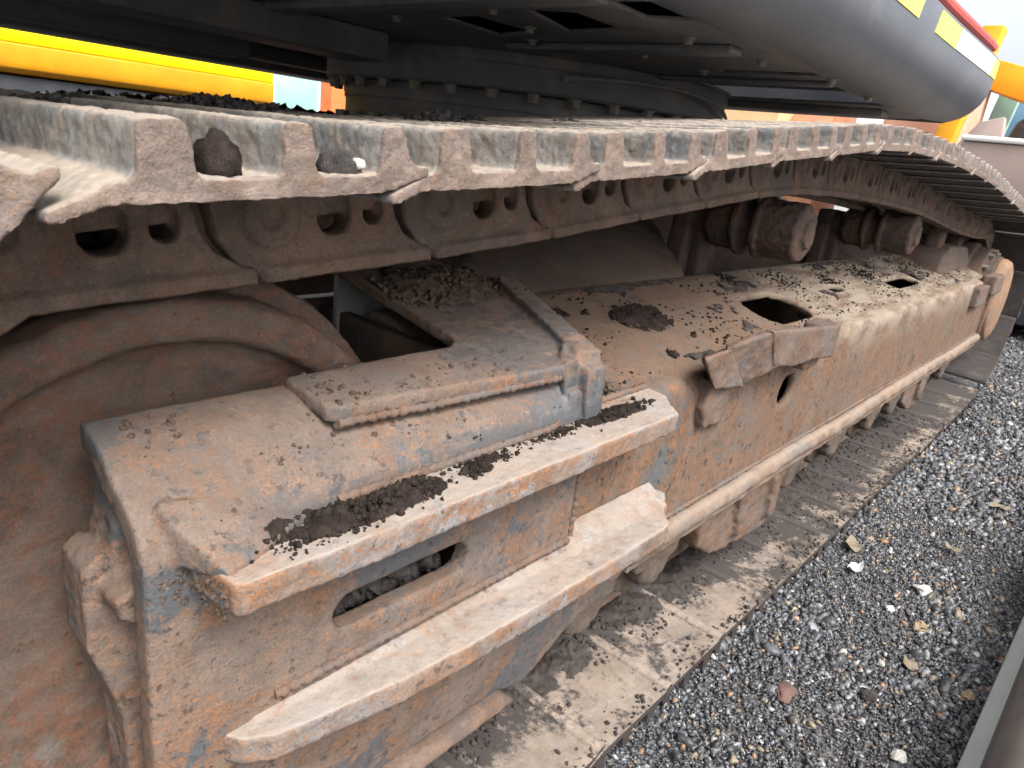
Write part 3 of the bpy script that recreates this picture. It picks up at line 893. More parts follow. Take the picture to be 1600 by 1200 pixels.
# ---- slew bearing with bolts
def slew():
    c = (2.15, 1.5, 0)
    mb = MB()
    mb.lathe([(.001, 1.052), (.715, 1.052), (.722, 1.058), (.722, 1.118), (.728, 1.122), (.728, 1.1495), (.001, 1.1495)], c, 2, 96)
    s = part('slew_bearing', cook(mb.mesh('ring'), bevel=.002), M['char'])
    mb = MB()
    mb.lathe([(.001, .85), (.69, .85), (.69, .93), (.655, .935), (.655, 1.00), (.66, 1.003), (.66, 1.05), (.001, 1.05)], c, 2, 96)
    obj('inner_race', cook(mb.mesh('ring'), bevel=.002), M['char'], s)
    mb = MB()
    mb.lathe([(.001, 0), (.021, 0), (.021, -.004), (.001, -.004)], (0, 0, 0), 2, 20)
    mb.lathe([(.001, -.004), (.0165, -.004), (.0165, -.022), (.0145, -.0245), (.001, -.0245)], (0, 0, 0), 2, 6)
    bm_ = mb.mesh('bolt'); smooth(bm_, 30); bm_.materials.append(M['bolt'])
    for i in range(36):
        a = 2 * math.pi * (i + .3) / 36
        o = obj('bolt', bm_, None, s)
        o.matrix_basis = Matrix.Translation((2.15 + .695 * math.cos(a), 1.5 + .695 * math.sin(a), 1.052)) @ Matrix.Rotation(i * 1.7, 4, 'Z')
    lb = bm_.copy(); lb.transform(Matrix.Rotation(math.pi, 4, 'X'))
    for i in range(36):
        a = 2 * math.pi * (i + .7) / 36
        o = obj('bolt', lb, None, s)
        o.matrix_basis = Matrix.Translation((2.15 + .674 * math.cos(a), 1.5 + .674 * math.sin(a), .93))
    # grease hose clipped to the ring
    mb = MB()
    pts = []
    for t in np.linspace(0, 1, 24):
        a = math.radians(232 + 60 * t)
        r = .735 + .03 * math.sin(t * 3.1)
        pts.append((2.15 + r * math.cos(a), 1.5 + r * math.sin(a), 1.105 + .02 * math.sin(t * math.pi) - .05 * t * t))
    mb.tube(pts, .0055, 8)
    mb.tube([pts[0], Vector(pts[0]) + Vector((-.04, .02, -.008))], .010, 8)
    h = mb.mesh('hose'); smooth(h); obj('grease_hose', h, M['greyplate'], s)
slew()

# ---- upper structure (turned so that its side deck runs along the near track)
def upper():
    mb = MB()
    # belly sheet bolted down on the slew bearing, with openings
    hA = [(1.145, .884), (1.134, .766), (1.314, .762), (1.353, .905)]
    hB = [(1.09, .597), (1.125, .503), (1.289, .507), (1.314, .663)]
    hC = [(1.05, .385), (1.064, .285), (1.219, .295), (1.187, .392)]
    hD = [(1.785, .308), (1.84, .311), (1.845, .56), (1.78, .55)]
    hE = [(2.00, .369), (2.04, .332), (2.44, .32), (2.47, .84), (2.38, .80), (2.05, .74)]
    mb.prism([(-1.2, -.02), (.75, -.02), (.86, .272), (2.73, .272), (2.80, .332), (2.95, 1.3), (2.95, 2.6), (-1.2, 2.6)], 2, 1.150, 1.158, holes=[hA, hB, hC, hD, hE])  # near edge at low x widened out of view to shade yoke and track
    f = part('upper_frame', cook(mb.mesh('deck'), bevel=.0015), M['char'])
    mb = MB()
    mb.box(-1.2, 2.7, .30, 2.6, 1.215, 1.25)
    obj('deck_floor', mb.mesh('d'), M['chard'], f)
    # box beams and stiffeners under the sheet
    for (x0, x1, y0, y1, z0) in ((-1.2, 1.3, 1.25, 1.42, 1.075), (-1.2, 1.2, 1.78, 1.95, 1.06)):
        mb = MB(); mb.box(x0, x1, y0, y1, z0, 1.1495)
        obj('beam', cook(mb.mesh('b'), bevel=.01), M['char'], f)
    for (x0, x1, y0, y1, z0) in ((.94, 1.00, .34, 2.5, 1.132), (.45, .52, .10, 2.5, 1.132), (1.42, 1.48, .34, .95, 1.134), (1.92, 1.95, .31, .80, 1.138), (2.52, 2.60, .35, 1.6, 1.128)):
        mb = MB(); mb.box(x0, x1, y0, y1, z0, 1.1495)
        obj('stiffener', cook(mb.mesh('b'), bevel=.005), M['char'], f)
    # bolts under the sheet
    mb = MB(); mb.lathe([(.001, 0), (.014, 0), (.014, -.003), (.009, -.0035), (.009, -.012), (.001, -.012)], (0, 0, 0), 2, 10)
    bm_ = mb.mesh('bolt'); smooth(bm_); bm_.materials.append(M['bolt'])
    for p in ((1.117, 1.0), (1.068, .658), (1.40, .84), (1.811, .60), (1.87, .29), (1.25, .72), (.9, .55), (1.55, .62), (1.62, .36), (2.2, .30), (1.36, .40)):
        o = obj('bolt', bm_, None, f); o.matrix_basis = Matrix.Translation((p[0], p[1], 1.150))
    # far side deck hanging lower
    for (x0, x1, y0, y1, z0, z1) in ((-1.6, 2.6, 2.3, 2.42, 1.10, 1.149), (-1.6, 2.9, 2.60, 2.86, 1.085, 1.26), (-1.6, 1.4, 2.05, 2.16, 1.085, 1.149), (.7, .82, 1.45, 2.8, 1.10, 1.149), (2.1, 2.22, 2.3, 2.8, 1.10, 1.149)):
        mb = MB(); mb.box(x0, x1, y0, y1, z0, z1)
        obj('beam', cook(mb.mesh('b'), bevel=.01), M['char'], f)
    # body above the deck
    mb = MB(); mb.box(-1.4, 2.5, .62, 2.5, 1.262, 2.5)
    obj('body_panel', cook(mb.mesh('b'), bevel=.04, seg=3), M['yel'], f)
    # side skirt: rounded section swept along the side, round the corner and across the end
    side = [(.80, .150), (1.30, .150), (1.82, .150), (2.31, .148), (2.76, .139)]
    cc = (2.850, .262); r = .122
    corner = [(cc[0] + r * math.cos(a), cc[1] + r * math.sin(a)) for a in np.linspace(math.radians(-96), math.radians(-8), 9)]
    rear = [(2.995, .424), (3.02, .606), (3.04, .80), (3.05, 1.3), (3.03, 2.5)]
    pathp = side + corner + rear
    sec = [(.18, 1.158), (.143, 1.1490), (.116, 1.150), (.086, 1.1565), (.058, 1.169), (.035, 1.188), (.016, 1.213), (.004, 1.243), (.0, 1.272), (.0, 1.346), (.006, 1.353), (.018, 1.355), (.18, 1.361)]
    bm = bmesh.new(); rows = []
    for i, p in enumerate(pathp):
        a = np.array(pathp[max(i - 1, 0)]); b = np.array(pathp[min(i + 1, len(pathp) - 1)])
        d = (b - a) / np.linalg.norm(b - a); nrm = np.array((-d[1], d[0]))   # points inward
        lim = .105 if len(side) <= i < len(side) + len(corner) else 1
        rows.append([bm.verts.new((p[0] + nrm[0] * min(q, lim), p[1] + nrm[1] * min(q, lim), z)) for q, z in sec])
    n = len(sec)
    for A, B in zip(rows, rows[1:]):
        for k in range(n):
            bm.faces.new((A[k], B[k], B[(k + 1) % n], A[(k + 1) % n]))
    bm.faces.new(rows[0]); bm.faces.new(rows[-1])
    bmesh.ops.recalc_face_normals(bm, faces=bm.faces)
    me = bpy.data.meshes.new('skirt'); bm.to_mesh(me); bm.free(); smooth(me, 50)
    cw = part('side_skirt', me, M['cw'])
    mb = MB(); mb.prism([(.9, .31), (2.64, .31), (2.74, .39), (2.80, 2.4), (.9, 2.4)], 2, 1.2505, 1.3605)
    obj('deck_top', cook(mb.mesh('b'), bevel=.006), M['cw'], cw)
    def sidep(x):
        q = pathp[:len(side) + 5]
        return float(np.interp(x, [a[0] for a in q], [a[1] for a in q]))
    def sticker(x0, x1, z0, z1, mat, sk, label):
        bm = bmesh.new(); N = 10; L = [[], [], [], []]
        for i in range(N + 1):
            xa = x0 + (x1 - x0) * i / N; xb = xa + sk
            for q, x, z, dy in ((0, xa, z0, -.0012), (1, xb, z1, -.0012), (2, xb, z1, .001), (3, xa, z0, .001)):
                L[q].append(bm.verts.new((x, sidep(x) - .001 + dy, z)))
        for A, B in ((L[0], L[1]), (L[1], L[2]), (L[2], L[3]), (L[3], L[0])):
            for i in range(N): bm.faces.new((A[i], A[i + 1], B[i + 1], B[i]))
        bm.faces.new([q[0] for q in L]); bm.faces.new([q[-1] for q in L])
        bmesh.ops.recalc_face_normals(bm, faces=bm.faces)
        me = bpy.data.meshes.new('st'); bm.to_mesh(me); bm.free()
        o = obj('reflective_sticker', me, mat, cw); o['label'] = label
    sticker(1.59, 1.912, 1.288, 1.340, M['tape'], .02, 'amber reflective sticker')
    sticker(2.076, 2.300, 1.288, 1.340, M['tapeg'], .02, 'lime yellow reflective sticker')
    sticker(2.303, 2.762, 1.289, 1.341, M['tapew'], .02, 'white reflective sticker')
    sticker(2.782, 2.862, 1.290, 1.341, M['tapeg'], .006, 'short lime reflective sticker at the corner')
    mb = MB()
    mb.tube([(x, sidep(x) + .03, 1.385) for x in np.linspace(1.4, 2.865, 16)], .015, 10)
    for x in (1.5, 2.1, 2.7): mb.tube([(x, .18, 1.35), (x, .18, 1.385)], .008, 8)
    me = mb.mesh('rail'); smooth(me); obj('red_rail', me, M['red'], cw)
upper()

# ---- the machine's other track, seen low beyond the first one
for k in range(len(TOP) - 1):
    place('track_shoe', SHOE_F, Matrix.Translation((0, 0, -.10)) @ chord_matrix(TOP[k], TOP[k + 1], 2.4) @ Matrix.Translation((0, 0, .046)))
mb = MB(); mb.prism([(.3, .12), (4.0, .12), (4.0, .62), (3.6, .70), (.7, .70), (.3, .62)], 1, 2.5, 2.9)
part('track_frame', cook(mb.mesh('b'), bevel=.02), M['leg'], label='far track frame on the other side of the machine')

# ================================================================== LOOSE SOIL
CT, CF_ = stone_templates(2, 10, .8, 1.6)
CT1, CF1 = stone_templates(1, 8, .7, 1.5)
bpy.context.view_layer.update()
trees = []
for o in SURF:
    me = o.data
    mw = o.matrix_world
    V = [mw @ v.co for v in me.vertices]
    trees.append(BVHTree.FromPolygons(V, [p.vertices[:] for p in me.polygons]))
def drop(x, y, z0=.80):
    best = None
    for t in trees:
        h = t.ray_cast(Vector((x, y, z0)), Vector((0, 0, -1)))
        if h[0] is not None and h[1].z > .45 and (best is None or h[0].z > best): best = h[0].z
    return best
def clods(name, label, items, mat, big=True):
    """items: (x, y, z, size)"""
    a = np.array(items)
    t, f = (CT, CF_) if big else (CT1, CF1)
    v, fc, nv = scatter(a[:, :3], a[:, 3], t, f, (1.2, 1, .8))
    me = mesh_np('soil', v, fc); me.shade_smooth()
    o = obj(name, me, mat); setp(o, label, 'soil', kind='stuff'); return o

def patch(cx, cy, rx, ry, n, s0, s1, rot=0.0, z0=.80, hp=.8):
    out = []
    c, s = math.cos(rot), math.sin(rot)
    for _ in range(n):
        u, v = random.gauss(0, .45), random.gauss(0, .45)
        x, y = cx + c * u * rx - s * v * ry, cy + s * u * rx + c * v * ry
        z = drop(x, y, z0)
        if z is None: continue
        sz = s0 + (s1 - s0) * random.random() ** 2.2
        pile = max(0, 1 - (u * u + v * v) / .5) * s1 * hp
        out.append((x, y, z + sz * .3 + random.random() * pile, sz))
    return out
def mound(cx, cy, rx, ry, h, zf, label, mat, res=.0025, seed=0, power=1.0):
    xs = np.arange(cx - rx, cx + rx, res); ys = np.arange(cy - ry, cy + ry, res)
    H = np.full((len(xs), len(ys)), -1.0); Z = np.zeros_like(H)
    for i, x in enumerate(xs):
        for j, y in enumerate(ys):
            u, w = (x - cx) / rx, (y - cy) / ry
            e = 1 - (u * u + w * w)
            a = e * .75 + .75 * noise.fractal(Vector((x * 28 + seed, y * 28, seed)), 1, 2, 3) - .12
            z = zf(x, y)
            if z is None: continue
            Z[i, j] = z
            if e > 0 and a > 0:
                H[i, j] = h * (a ** power) * (.75 + .6 * noise.noise((x * 170, y * 170, seed)) + .35 * noise.noise((x * 420, y * 420, seed)))
    ok = H > -.5
    idx = np.arange(H.size).reshape(H.shape); X, Y = np.meshgrid(xs, ys, indexing='ij')
    v = np.stack([X.ravel(), Y.ravel(), (Z + np.maximum(H, -.0015)).ravel()], 1)
    q = ok[:-1, :-1] & ok[1:, :-1] & ok[1:, 1:] & ok[:-1, 1:]
    f = np.stack([idx[:-1, :-1][q], idx[1:, :-1][q], idx[1:, 1:][q], idx[:-1, 1:][q]], 1)
    me = mesh_np('soil', v, f); me.shade_smooth()
    setp(obj('soil', me, mat), label, 'soil', kind='stuff')
on_surf = lambda x, y: drop(x, y, .80)
def on_bar(x, y):
    z = drop(x, y, .64)
    return z if z is not None and .597 < z < .63 and y > .003 else None
mound(.340, .035, .095, .022, .017, on_bar, 'packed dark soil bed on the near part of the upper guard bar', M['soil'], .0022, 3)
mound(.74, .05, .10, .018, .005, on_bar, 'thin packed soil near the far tip of the upper guard bar', M['soil'], .0025, 6)
mound(.68, .33, .13, .075, .016, on_surf, 'packed brown soil behind the notch of the cover plate', M['soil2'], .0035, 8)
mound(1.135, .265, .085, .055, .016, on_surf, 'largest packed dark soil patch on the frame top', M['soil'], .003, 11)
mound(.90, .315, .07, .04, .014, on_surf, 'packed dark soil beside the back edge of the cover plate', M['soil'], .003, 14)
mound(.815, .125, .05, .022, .008, on_surf, 'small packed soil patch between cover plate and guard bar', M['soil2'], .0025, 17)
# upper guard bar soil
it = patch(.345, .034, .085, .022, 900, .0005, .0040, .03, .64, 3.0) + patch(.395, .038, .028, .014, 260, .0006, .0050, 0, .64, 2.6) + patch(.30, .030, .05, .02, 500, .0004, .0022, .1, .64, 2.0)
clods('soil', 'dark crumbly soil heaped on the near end of the upper guard bar', it, M['soil'], False)
it = patch(.50, .045, .045, .014, 300, .0006, .0028, 0, .64) + patch(.475, .035, .018, .009, 220, .0006, .0034, 0, .64, 1.6)
it += patch(.62, .05, .06, .012, 200, .0006, .0024, 0, .64)
it += patch(.74, .05, .08, .014, 420, .0006, .0034, 0, .64, 1.2)
clods('soil', 'small brown soil crumbs along the far half of the upper guard bar', it, M['soil'])
# cover plate and frame clods
it = patch(.70, .33, .09, .05, 700, .0008, .0055, 0, .8, 1.5) + patch(.60, .30, .05, .03, 260, .0008, .005)
clods('soil', 'brown soil piled behind the notch on the cover plate', it, M['soil2'])
it = []
for (x, y, n, s, r) in ((1.129, .278, 60, .011, .05), (1.172, .247, 40, .011, .03), (1.074, .277, 30, .009, .025), (1.064, .152, 14, .010, .012),
                        (.905, .318, 50, .011, .035), (1.007, .30, 10, .009, .01), (.815, .122, 35, .007, .03), (1.2, .184, 8, .008, .01),
                        (1.656, .355, 40, .010, .05), (2.18, .272, 50, .012, .07), (2.525, .273, 70, .013, .10), (2.686, .233, 30, .01, .07), (1.9, .30, 60, .009, .12), (3.1, .25, 80, .011, .2)):
    it += patch(x, y, r, r * .6, n * (5 if x < 1.4 else 3), .0005, s * (.5 if x < 1.4 else .36), .2, .8, 1.6)
for _ in range(4200):
    x, y = random.uniform(.76, 3.6), random.uniform(.12, .37)
    if noise.noise((x * 5, y * 9, 2)) < -.02: continue
    z = drop(x, y)
    if z: s = .0006 + .0034 * random.random() ** 4; it.append((x, y, z + s * .3, s))
clods('soil', 'dark soil clods scattered over the sloping top of the track frame', it, M['soil'], False)
it = []
for _ in range(700):
    x, y = random.uniform(.19, .68), random.uniform(.05, .17)
    if noise.noise((x * 12, y * 14, 5)) < .12: continue
    z = drop(x, y)
    if z and z > .6: s = .0005 + .0024 * random.random() ** 4; it.append((x, y, z + s * .1, s))
it += patch(.295, .095, .03, .02, 16, .0005, .0022, 0, .8, 0) + patch(.36, .125, .02, .012, 14, .0005, .0022, 0, .8, 0)
for _ in range(70):
    y_ = random.uniform(.004, .056); s_ = .0006 + .0016 * random.random() ** 2
    it.append((.2015 + random.uniform(-.003, .001) - .02 * max(0, y_ - .045), y_, random.uniform(.574, .606), s_))
for _ in range(50):
    it.append((random.uniform(.178, .20), .0580, .585 + random.gauss(0, .012), .0005 + .0014 * random.random() ** 2))
clods('soil', 'dry dusty clods stuck to the shoulder of the idler yoke', it, M['soil2'])
# stones inside the slot
it = [(random.uniform(.33, .505), random.uniform(.098, .13), .450 + random.random() * .03, .004 + random.random() * .008) for _ in range(130)]
clods('soil', 'packed stones and soil seen inside the long slot', it, M['soilgrey'])
# soil along the top of the upper track
def topz(x): return float(np.interp(x, LX, LZ)) + .006
it = []
for (x, y, rx, ry, n, sm_, h) in ((.62, .30, .05, .07, 1300, .0048, .026), (.50, .40, .10, .08, 700, .004, .012), (.92, .33, .05, .06, 600, .0048, .014), (1.02, .26, .045, .06, 600, .005, .012),
                                (1.35, .25, .2, .1, 300, .005, .004), (1.75, .2, .25, .12, 260, .006, .004), (.40, .42, .12, .10, 2200, .005, .036), (.24, .38, .09, .08, 1600, .005, .028), (.50, .50, .10, .08, 1200, .0045, .030), (.74, .36, .05, .07, 700, .0045, .022), (.12, .34, .08, .08, 900, .005, .026)):
    for _ in range(n):
        u, v = random.gauss(0, .5), random.gauss(0, .5)
        sz = .001 + sm_ * random.random() ** 2
        it.append((x + u * rx, y + v * ry, topz(x + u * rx) + .016 - .043 * (y + v * ry) + h * math.exp(-(u * u + v * v) * 1.8) * random.random() ** .6, sz))
clods('soil', 'grey lumpy soil lying on top of the upper track run', it, M['soilgrey'], False)
it = [(random.uniform(.0, 3.4), random.uniform(2.45, 2.95), 0, .008 + .02 * random.random() ** 2) for _ in range(500)]
it = [(x, y, topz(x) - .085 + random.random() * .02, s) for x, y, _, s in it]
clods('soil', 'black soil on the far track beyond the near one', it, M['soil'], False)
# lumps in the shoe pockets
def lump(name, label, c, s, mat, seed):
    v0, f0 = ICO[3]
    vv = []
    for p in v0:
        k = 1 + .22 * noise.fractal(Vector(p) * 1.3 + Vector((seed, 0, 0)), 1, 2, 2) + .16 * noise.noise(Vector(p) * 5 + Vector((0, seed, 0))) + .10 * noise.noise(Vector(p) * 12 + Vector((0, seed, 0)))
        vv.append((c[0] + p[0] * s[0] * k, c[1] + p[1] * s[1] * k, c[2] + p[2] * s[2] * k))
    me = mesh_np(name, vv, f0); me.shade_smooth()
    return setp(obj(name, me, mat), label, 'mud lump')
lump('mud_lump', 'upright black mud lump packed against the near grouser', (.207, .022, .886), (.0125, .018, .0145), M['soil'], 1)
lump('mud_lump', 'grey mud lump with pale stone in second shoe pocket', (.290, .022, .886), (.014, .016, .011), M['soilgrey'], 5)
lump('pale_stone', 'small pale stone stuck on the grey mud lump in the shoe pocket', (.296, .009, .890), (.005, .004, .004), M['stone_w'], 9)
# dark soil film over the inside of the bottom shoes
it = []
for _ in range(9000):
    x, y = .62 + 3.2 * random.random() ** 1.3, random.uniform(.0, .26)
    a_ = noise.fractal(Vector((x * 4 + 4, y * 9 + 2.5, 1.3)), 1, 2, 4) + .5 * min(1, max(0, (x - 1.0) / .9)) + .9 * min(1, max(0, (y - .06) / .14)) - (.6 if x < .9 else .3) - (.35 if y < .09 and x < 1.4 else 0)
    if a_ < .15: continue
    s_ = .0006 + (.0036 + .003 * (y > .14)) * random.random() ** 3
    it.append((x, y, .0505 + s_ * .3, s_))
M['soilf'] = plain('damp_soil', (.045, .038, .035), (.075, .065, .060), 50, .9, .9, spec=.15)
clods('soil', 'dark damp soil crumbs strewn over the bottom track shoes', it, M['soilf'], False)
mound(.86, .19, .17, .07, .018, lambda x, y: .0505, 'dark soil heap on the second bottom shoe under the guard bar', M['soilf'], .004, 21)
mound(1.25, .18, .28, .06, .016, lambda x, y: .0505, 'dark soil ridge on the bottom shoes beside the track guide', M['soilf'], .005, 25)
mound(1.9, .17, .35, .06, .014, lambda x, y: .0505, 'long dark soil ridge on the far bottom shoes', M['soilf'], .007, 29)
# gravel kicked up onto the shoe edges
it = [(random.uniform(.7, 3.0), abs(random.gauss(0, .018)), .0525, .0015 + .004 * random.random() ** 3) for _ in range(420)]
clods('gravel', 'stray gravel chips lying on the outer edge of the bottom shoes', it, M['soilgrey'], False)
def roof_soil():
    xs = np.arange(.74, 3.7, .006); ys = np.arange(.125, .37, .006)
    H = np.zeros((len(xs), len(ys)))
    for i, x in enumerate(xs):
        for j, y in enumerate(ys):
            a = noise.fractal(Vector((x * 4.5 + 9, y * 12, 4)), 1, 2, 5) + .45 * noise.fractal(Vector((x * 30, y * 45, 8)), 1, 2, 3)
            H[i, j] = (a - .42 + .10 * (y > .25) + .05 * (x > 1.9)) * .012
    H = np.minimum(H, .006)
    idx = np.arange(H.size).reshape(H.shape)
    X, Y = np.meshgrid(xs, ys, indexing='ij')
    v = np.stack([X.ravel(), Y.ravel(), (ROOF(Y) + .0012 + H).ravel()], 1)
    ok = H > 0
    for (hx0, hx1, hy0, hy1) in ((1.51, 1.81, .145, .285), (2.56, 2.92, .17, .245), (2.07, 2.21, .215, .27)):
        ok &= ~((X > hx0) & (X < hx1) & (Y > hy0) & (Y < hy1))
    q = ok[:-1, :-1] & ok[1:, :-1] & ok[1:, 1:] & ok[:-1, 1:]
    f = np.stack([idx[:-1, :-1][q], idx[1:, :-1][q], idx[1:, 1:][q], idx[:-1, 1:][q]], 1)
    me = mesh_np('soil', v, f); me.shade_smooth()
    setp(obj('soil', me, M['soilf']), 'dark dirt caked in thin patches along the frame top', 'soil', kind='stuff')
roof_soil()

# ================================================================== THINGS ON THE GRAVEL
def pebble(label, x, y, s, mat, seed, name='stone', cat='stone', sq=(1.2, 1, .7)):
    v0, f0 = ICO[3]; vv = []
    for p in v0:
        k = 1 + .5 * noise.fractal(Vector(p) * 1.1 + Vector((seed * 2.3, 0, 0)), 1, 2, 3)
        vv.append((x + p[0] * s * sq[0] * k, y + p[1] * s * sq[1] * k, .018 + s * .3 + p[2] * s * sq[2] * k))
    me = mesh_np(name, vv, f0); smooth(me, 40)
    return setp(obj(name, me, mat), label, cat)
pebble('large white stone lying in the gravel', 1.812, -.236, .018, M['stone_w'], 1)
pebble('flat reddish brown stone near the track edge', 1.196, -.14, .017, M['stone_r'], 2, sq=(1.3, 1, .5))
pebble('tan stone below the large white stone', 1.647, -.267, .014, M['stone_t'], 3)
pebble('dark grey stone, largest in the lower gravel', 1.315, -.254, .013, M['soilgrey'], 4)
pebble('yellow brown stone next to the pale steel beam', 1.475, -.391, .012, M['stone_t'], 5)
pebble('pale pinkish stone at the bottom of the gravel', 1.199, -.334, .012, M['stone_w'], 6)
pebble('small white stone left of the large white stone', 1.66, -.20, .010, M['stone_w'], 7)
def scrap(label, x, y, s, rot, mat, seed, name='dry_leaf', cat='leaf'):
    N = 7; top, bot = [], []
    bm = bmesh.new()
    for i in range(N + 1):
        for j in range(5):
            u = i / N * 2 - 1; w = (j / 4 * 2 - 1) * (1 - abs(u) ** 1.7) * (.55 + .15 * noise.noise((i, seed, 0)))
            z = .025 + .35 * s * noise.noise((u * 1.5 + seed, w * 2, 0)) + .25 * s * u * u + .3 * s * w * w
            c, si = math.cos(rot), math.sin(rot)
            top.append(bm.verts.new((x + s * (u * c - w * si), y + s * (u * si + w * c), z + .001)))
            bot.append(bm.verts.new((x + s * (u * c - w * si), y + s * (u * si + w * c), z)))
    for i in range(N):
        for j in range(4):
            a, b, c, d = i * 5 + j, (i + 1) * 5 + j, (i + 1) * 5 + j + 1, i * 5 + j + 1
            try:
                bm.faces.new((top[a], top[b], top[c], top[d])); bm.faces.new((bot[d], bot[c], bot[b], bot[a]))
            except ValueError: pass
    bmesh.ops.remove_doubles(bm, verts=bm.verts, dist=1e-5)
    me = bpy.data.meshes.new(name); bm.to_mesh(me); bm.free(); me.shade_smooth()
    return setp(obj(name, me, mat), label, cat)
M['leaf'] = plain('dry_leaf', (.20, .165, .115), (.15, .12, .085), 60, .7, .3)
M['plas'] = plain('pale_plastic', (.45, .50, .48), (.38, .42, .40), 60, .4, .2)
scrap('curled tan dry leaf nearest the track edge', 1.887, -.05, .04, .4, M['leaf'], 1)
scrap('pale green grey plastic scrap under the curled leaf', 1.77, -.09, .03, -.3, M['plas'], 2, 'plastic_scrap', 'scrap')
scrap('long brown leaf at the right edge of the gravel', 2.561, -.29, .04, -.9, M['leaf'], 3)
scrap('small tan leaf in the middle of the gravel', 2.113, -.241, .028, 1.1, M['leaf'], 4)
scrap('brown leaf lying right of the dark stone', 1.474, -.288, .026, .7, M['leaf'], 5)

# pale steel beam beside the gravel, parallel to the track
def beam():
    B = empty('steel_beam', (1.28, -.5, 0))
    setp(B, 'pale grey edged steel beam lying on gravel at the lower right corner', 'steel beam')
    inv = Matrix.Translation((-1.28, .5, 0)); B.rotation_euler.z = math.radians(-1.6)
    mb = MB(); mb.prism([(-.413, -.005), (-.413, .03), (-.436, .052), (-.47, .055), (-.47, -.005)], 0, .6, 3.0)
    o = obj('flange', cook(mb.mesh('b'), bevel=.004, seg=3), M['beamg'], B); o.matrix_parent_inverse = inv
    mb = MB(); mb.prism([(-.440, .045), (-.442, .12)] + [(-.53 + .085 * math.cos(a), .13 + .085 * math.sin(a)) for a in np.linspace(0.1, math.pi, 14)] + [(-.615, .0), (-.46, .0)], 0, .6, 3.0)
    o = obj('web', cook(mb.mesh('b'), bevel=.003), M['beamd'], B); o.matrix_parent_inverse = inv
beam()

# ================================================================== YARD BEHIND
def boxthing(name, label, cat, parts, group=None):
    B = empty(name, parts[0][1][:3:2] + (0,) if False else (0, 0, 0))
    setp(B, label, cat, group)
    for pn, fn, mat in parts:
        mb = MB(); fn(mb)
        o = obj(pn, cook(mb.mesh(pn), bevel=.015, seg=2), mat, B)
    return B
# yellow machine on the far side
def yb(mb):
    prof = [(5.0, 1.128), (4.994, 1.12), (4.994, 1.02), (5.005, .985), (5.05, .957), (5.2, .945), (5.6, .945), (5.6, 1.128)]
    mb.prism(prof, 0, -6, 3.17)
def yt(mb):
    mb.prism([(4.995, 1.129), (4.995, 1.205), (5.01, 1.212), (5.6, 1.212), (5.6, 1.129)], 0, -6, 3.165)
def yw(mb):
    mb.box(-5.5, 2.2, 5.15, 5.7, 0, .6); mb.box(-5, 1.5, 5.4, 6.2, .6, .95)
boxthing('yellow_machine', 'long yellow side beam of a machine parked beyond the excavator', 'machine',
         [('side_beam', yb, M['yel']), ('sunlit_strip', yt, M['yel_lit']), ('undercarriage', yw, M['roller']), ('skirt', lambda mb: mb.box(-6, 3.05, 5.06, 5.58, .05, .944), M['chard'])])  # strip painted sunlit, beam as shaded; dark skirt added for shade below
boxthing('orange_post', 'orange red steel post seen in the gap left of the slew ring', 'post',
         [('post', lambda mb: mb.box(5.55, 5.8, 7.7, 7.95, 0, 2.4), M['orange'])])
boxthing('site_cabin', 'white cabin with teal window left of the orange post', 'cabin',
         [('wall', lambda mb: mb.box(4.6, 8.2, 9.6, 12, 0, 3), M['white']), ('window', lambda mb: mb.box(5.9, 6.6, 9.57, 9.62, .95, 1.5), M['teal'])])
def bk(mb):
    mb.prism([(4.35, 0), (5.6, 0), (5.55, .55), (5.2, .92), (4.8, .98), (4.45, .75)], 1, 7.2, 8.3)
boxthing('digger_bucket', 'rusty brown digger bucket below the yellow beam end', 'bucket', [('shell', bk, M['rust'])])
# behind, under the counterweight
def skip(mb):
    mb.prism([(8.0, 0), (8.6, 0), (8.6, 1.75), (7.9, 1.75)], 1, 2.96, 5.0)
def ribs(i):
    y = 3.0 + i * .60
    return lambda mb: mb.prism([(7.99, .9), (7.86, 1.42), (7.82, 1.42), (7.9, .9)], 1, y, y + .48)
boxthing('tan_skip', 'tan steel skip with slanted panels under the counterweight', 'skip',
         [('body', skip, M['tanp'])] + [('panel', ribs(i), M['tanp']) for i in range(3)])
boxthing('rusty_machine', 'rust coloured machine part between tan skip and white wall', 'machine',
         [('block', lambda mb: mb.prism([(8.2, 0), (9, 0), (9, 1.7), (8.6, 1.9), (8.2, 1.5)], 1, 2.5, 2.94), M['rust']),
          ('drum', lambda mb: mb.lathe([(.001, 0), (.3, 0), (.3, .5), (.001, .5)], (8.4, 2.45, 1.25), 1, 24), M['orange'])])
boxthing('white_building', 'white building wall far behind the excavator', 'building',
         [('wall', lambda mb: mb.box(16, 22, -8, 14, 0, 3.0), M['white']), ('window', lambda mb: mb.box(15.96, 16.02, .9, 2.3, 1.9, 2.9), M['glass'])])
M['salmon'] = plain('faded_salmon_paint', (.62, .33, .22), (.55, .28, .19), 4, .7, .1, dust=(.6, .48, .38))
def vent(i):
    y = 1.40 + i * .14
    return lambda mb: mb.box(7.66, 7.72, y, y + .06, 1.42, 1.455)
boxthing('salmon_excavator', 'pinkish orange machine rear with three dark vents', 'machine',
         [('rear_panel', lambda mb: mb.box(7.7, 9.2, 1.30, 1.84, .5, 2.2), M['salmon']), ('base', lambda mb: mb.box(7.6, 9.2, 1.2, 1.9, 0, 1.36), M['rust'])] +
         [('vent', vent(i), M['chard']) for i in range(3)])
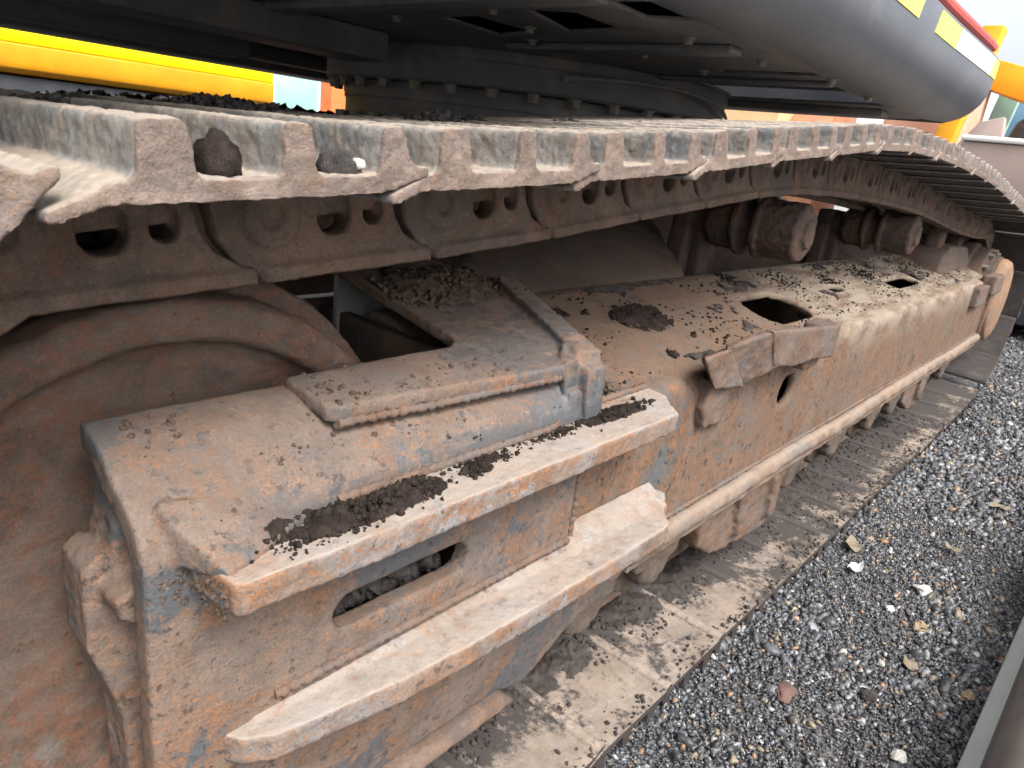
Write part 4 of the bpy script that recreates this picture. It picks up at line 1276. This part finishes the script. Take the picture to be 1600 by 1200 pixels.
boxthing('orange_boom', 'bright orange boom leaning beside the pinkish machine', 'boom',
         [('arm', lambda mb: mb.hexa([(7.4, 1.26, .7), (7.6, 1.26, .7), (7.6, 1.40, .7), (7.4, 1.40, .7), (7.4, 1.02, 2.3), (7.6, 1.02, 2.3), (7.6, 1.18, 2.3), (7.4, 1.18, 2.3)]), M['yel'])])
boxthing('sloped_plate', 'grey brown sloping steel plate beside the orange boom', 'plate',
         [('plate', lambda mb: mb.hexa([(6.8, .55, .5), (6.9, .55, .5), (6.9, 1.5, .5), (6.8, 1.5, .5), (6.8, .72, 1.55), (6.9, .72, 1.55), (6.9, .88, 1.5), (6.8, .88, 1.5)]), M['mach'])])
def bodyr(mb):
    mb.box(6.1, 8, -1.6, .82, .72, 1.31)
boxthing('grey_machine', 'grey brown machine body with pale top edge at far right', 'machine',
         [('body', bodyr, M['mach']), ('top_edge', lambda mb: mb.box(6.08, 6.3, -1.6, .83, 1.312, 1.35), M['white']),
          ('skirt', lambda mb: mb.box(6.16, 8, -1.6, .75, .12, .715), M['chard'])])
boxthing('yellow_arm_machine', 'machine with yellow arm and black hoses above the grey body', 'machine',
         [('arm', lambda mb: mb.hexa([(9.0, 1.35, 2.02), (9.3, 1.35, 2.02), (9.3, .5, 1.75), (9.0, .5, 1.75), (9.0, 1.35, 2.3), (9.3, 1.35, 2.3), (9.3, .5, 2.08), (9.0, .5, 2.08)]), M['yel']),
          ('hose', lambda mb: mb.tube([(8.8, .95, 1.3), (8.8, .85, 1.65), (8.8, .7, 1.85), (8.8, .45, 1.9), (8.8, .2, 1.7)], .09, 10), M['hosem']),
          ('post', lambda mb: mb.hexa([(9.4, 1.25, .5), (9.5, 1.25, .5), (9.5, 1.45, .5), (9.4, 1.45, .5), (9.4, 1.05, 2.1), (9.5, 1.05, 2.1), (9.5, 1.25, 2.1), (9.4, 1.25, 2.1)]), M['teal']),
          ('lamp', lambda mb: mb.lathe([(.001, 0), (.09, 0), (.1, .05), (.001, .08)], (8.7, .45, 1.45), 0, 16), M['red'])])
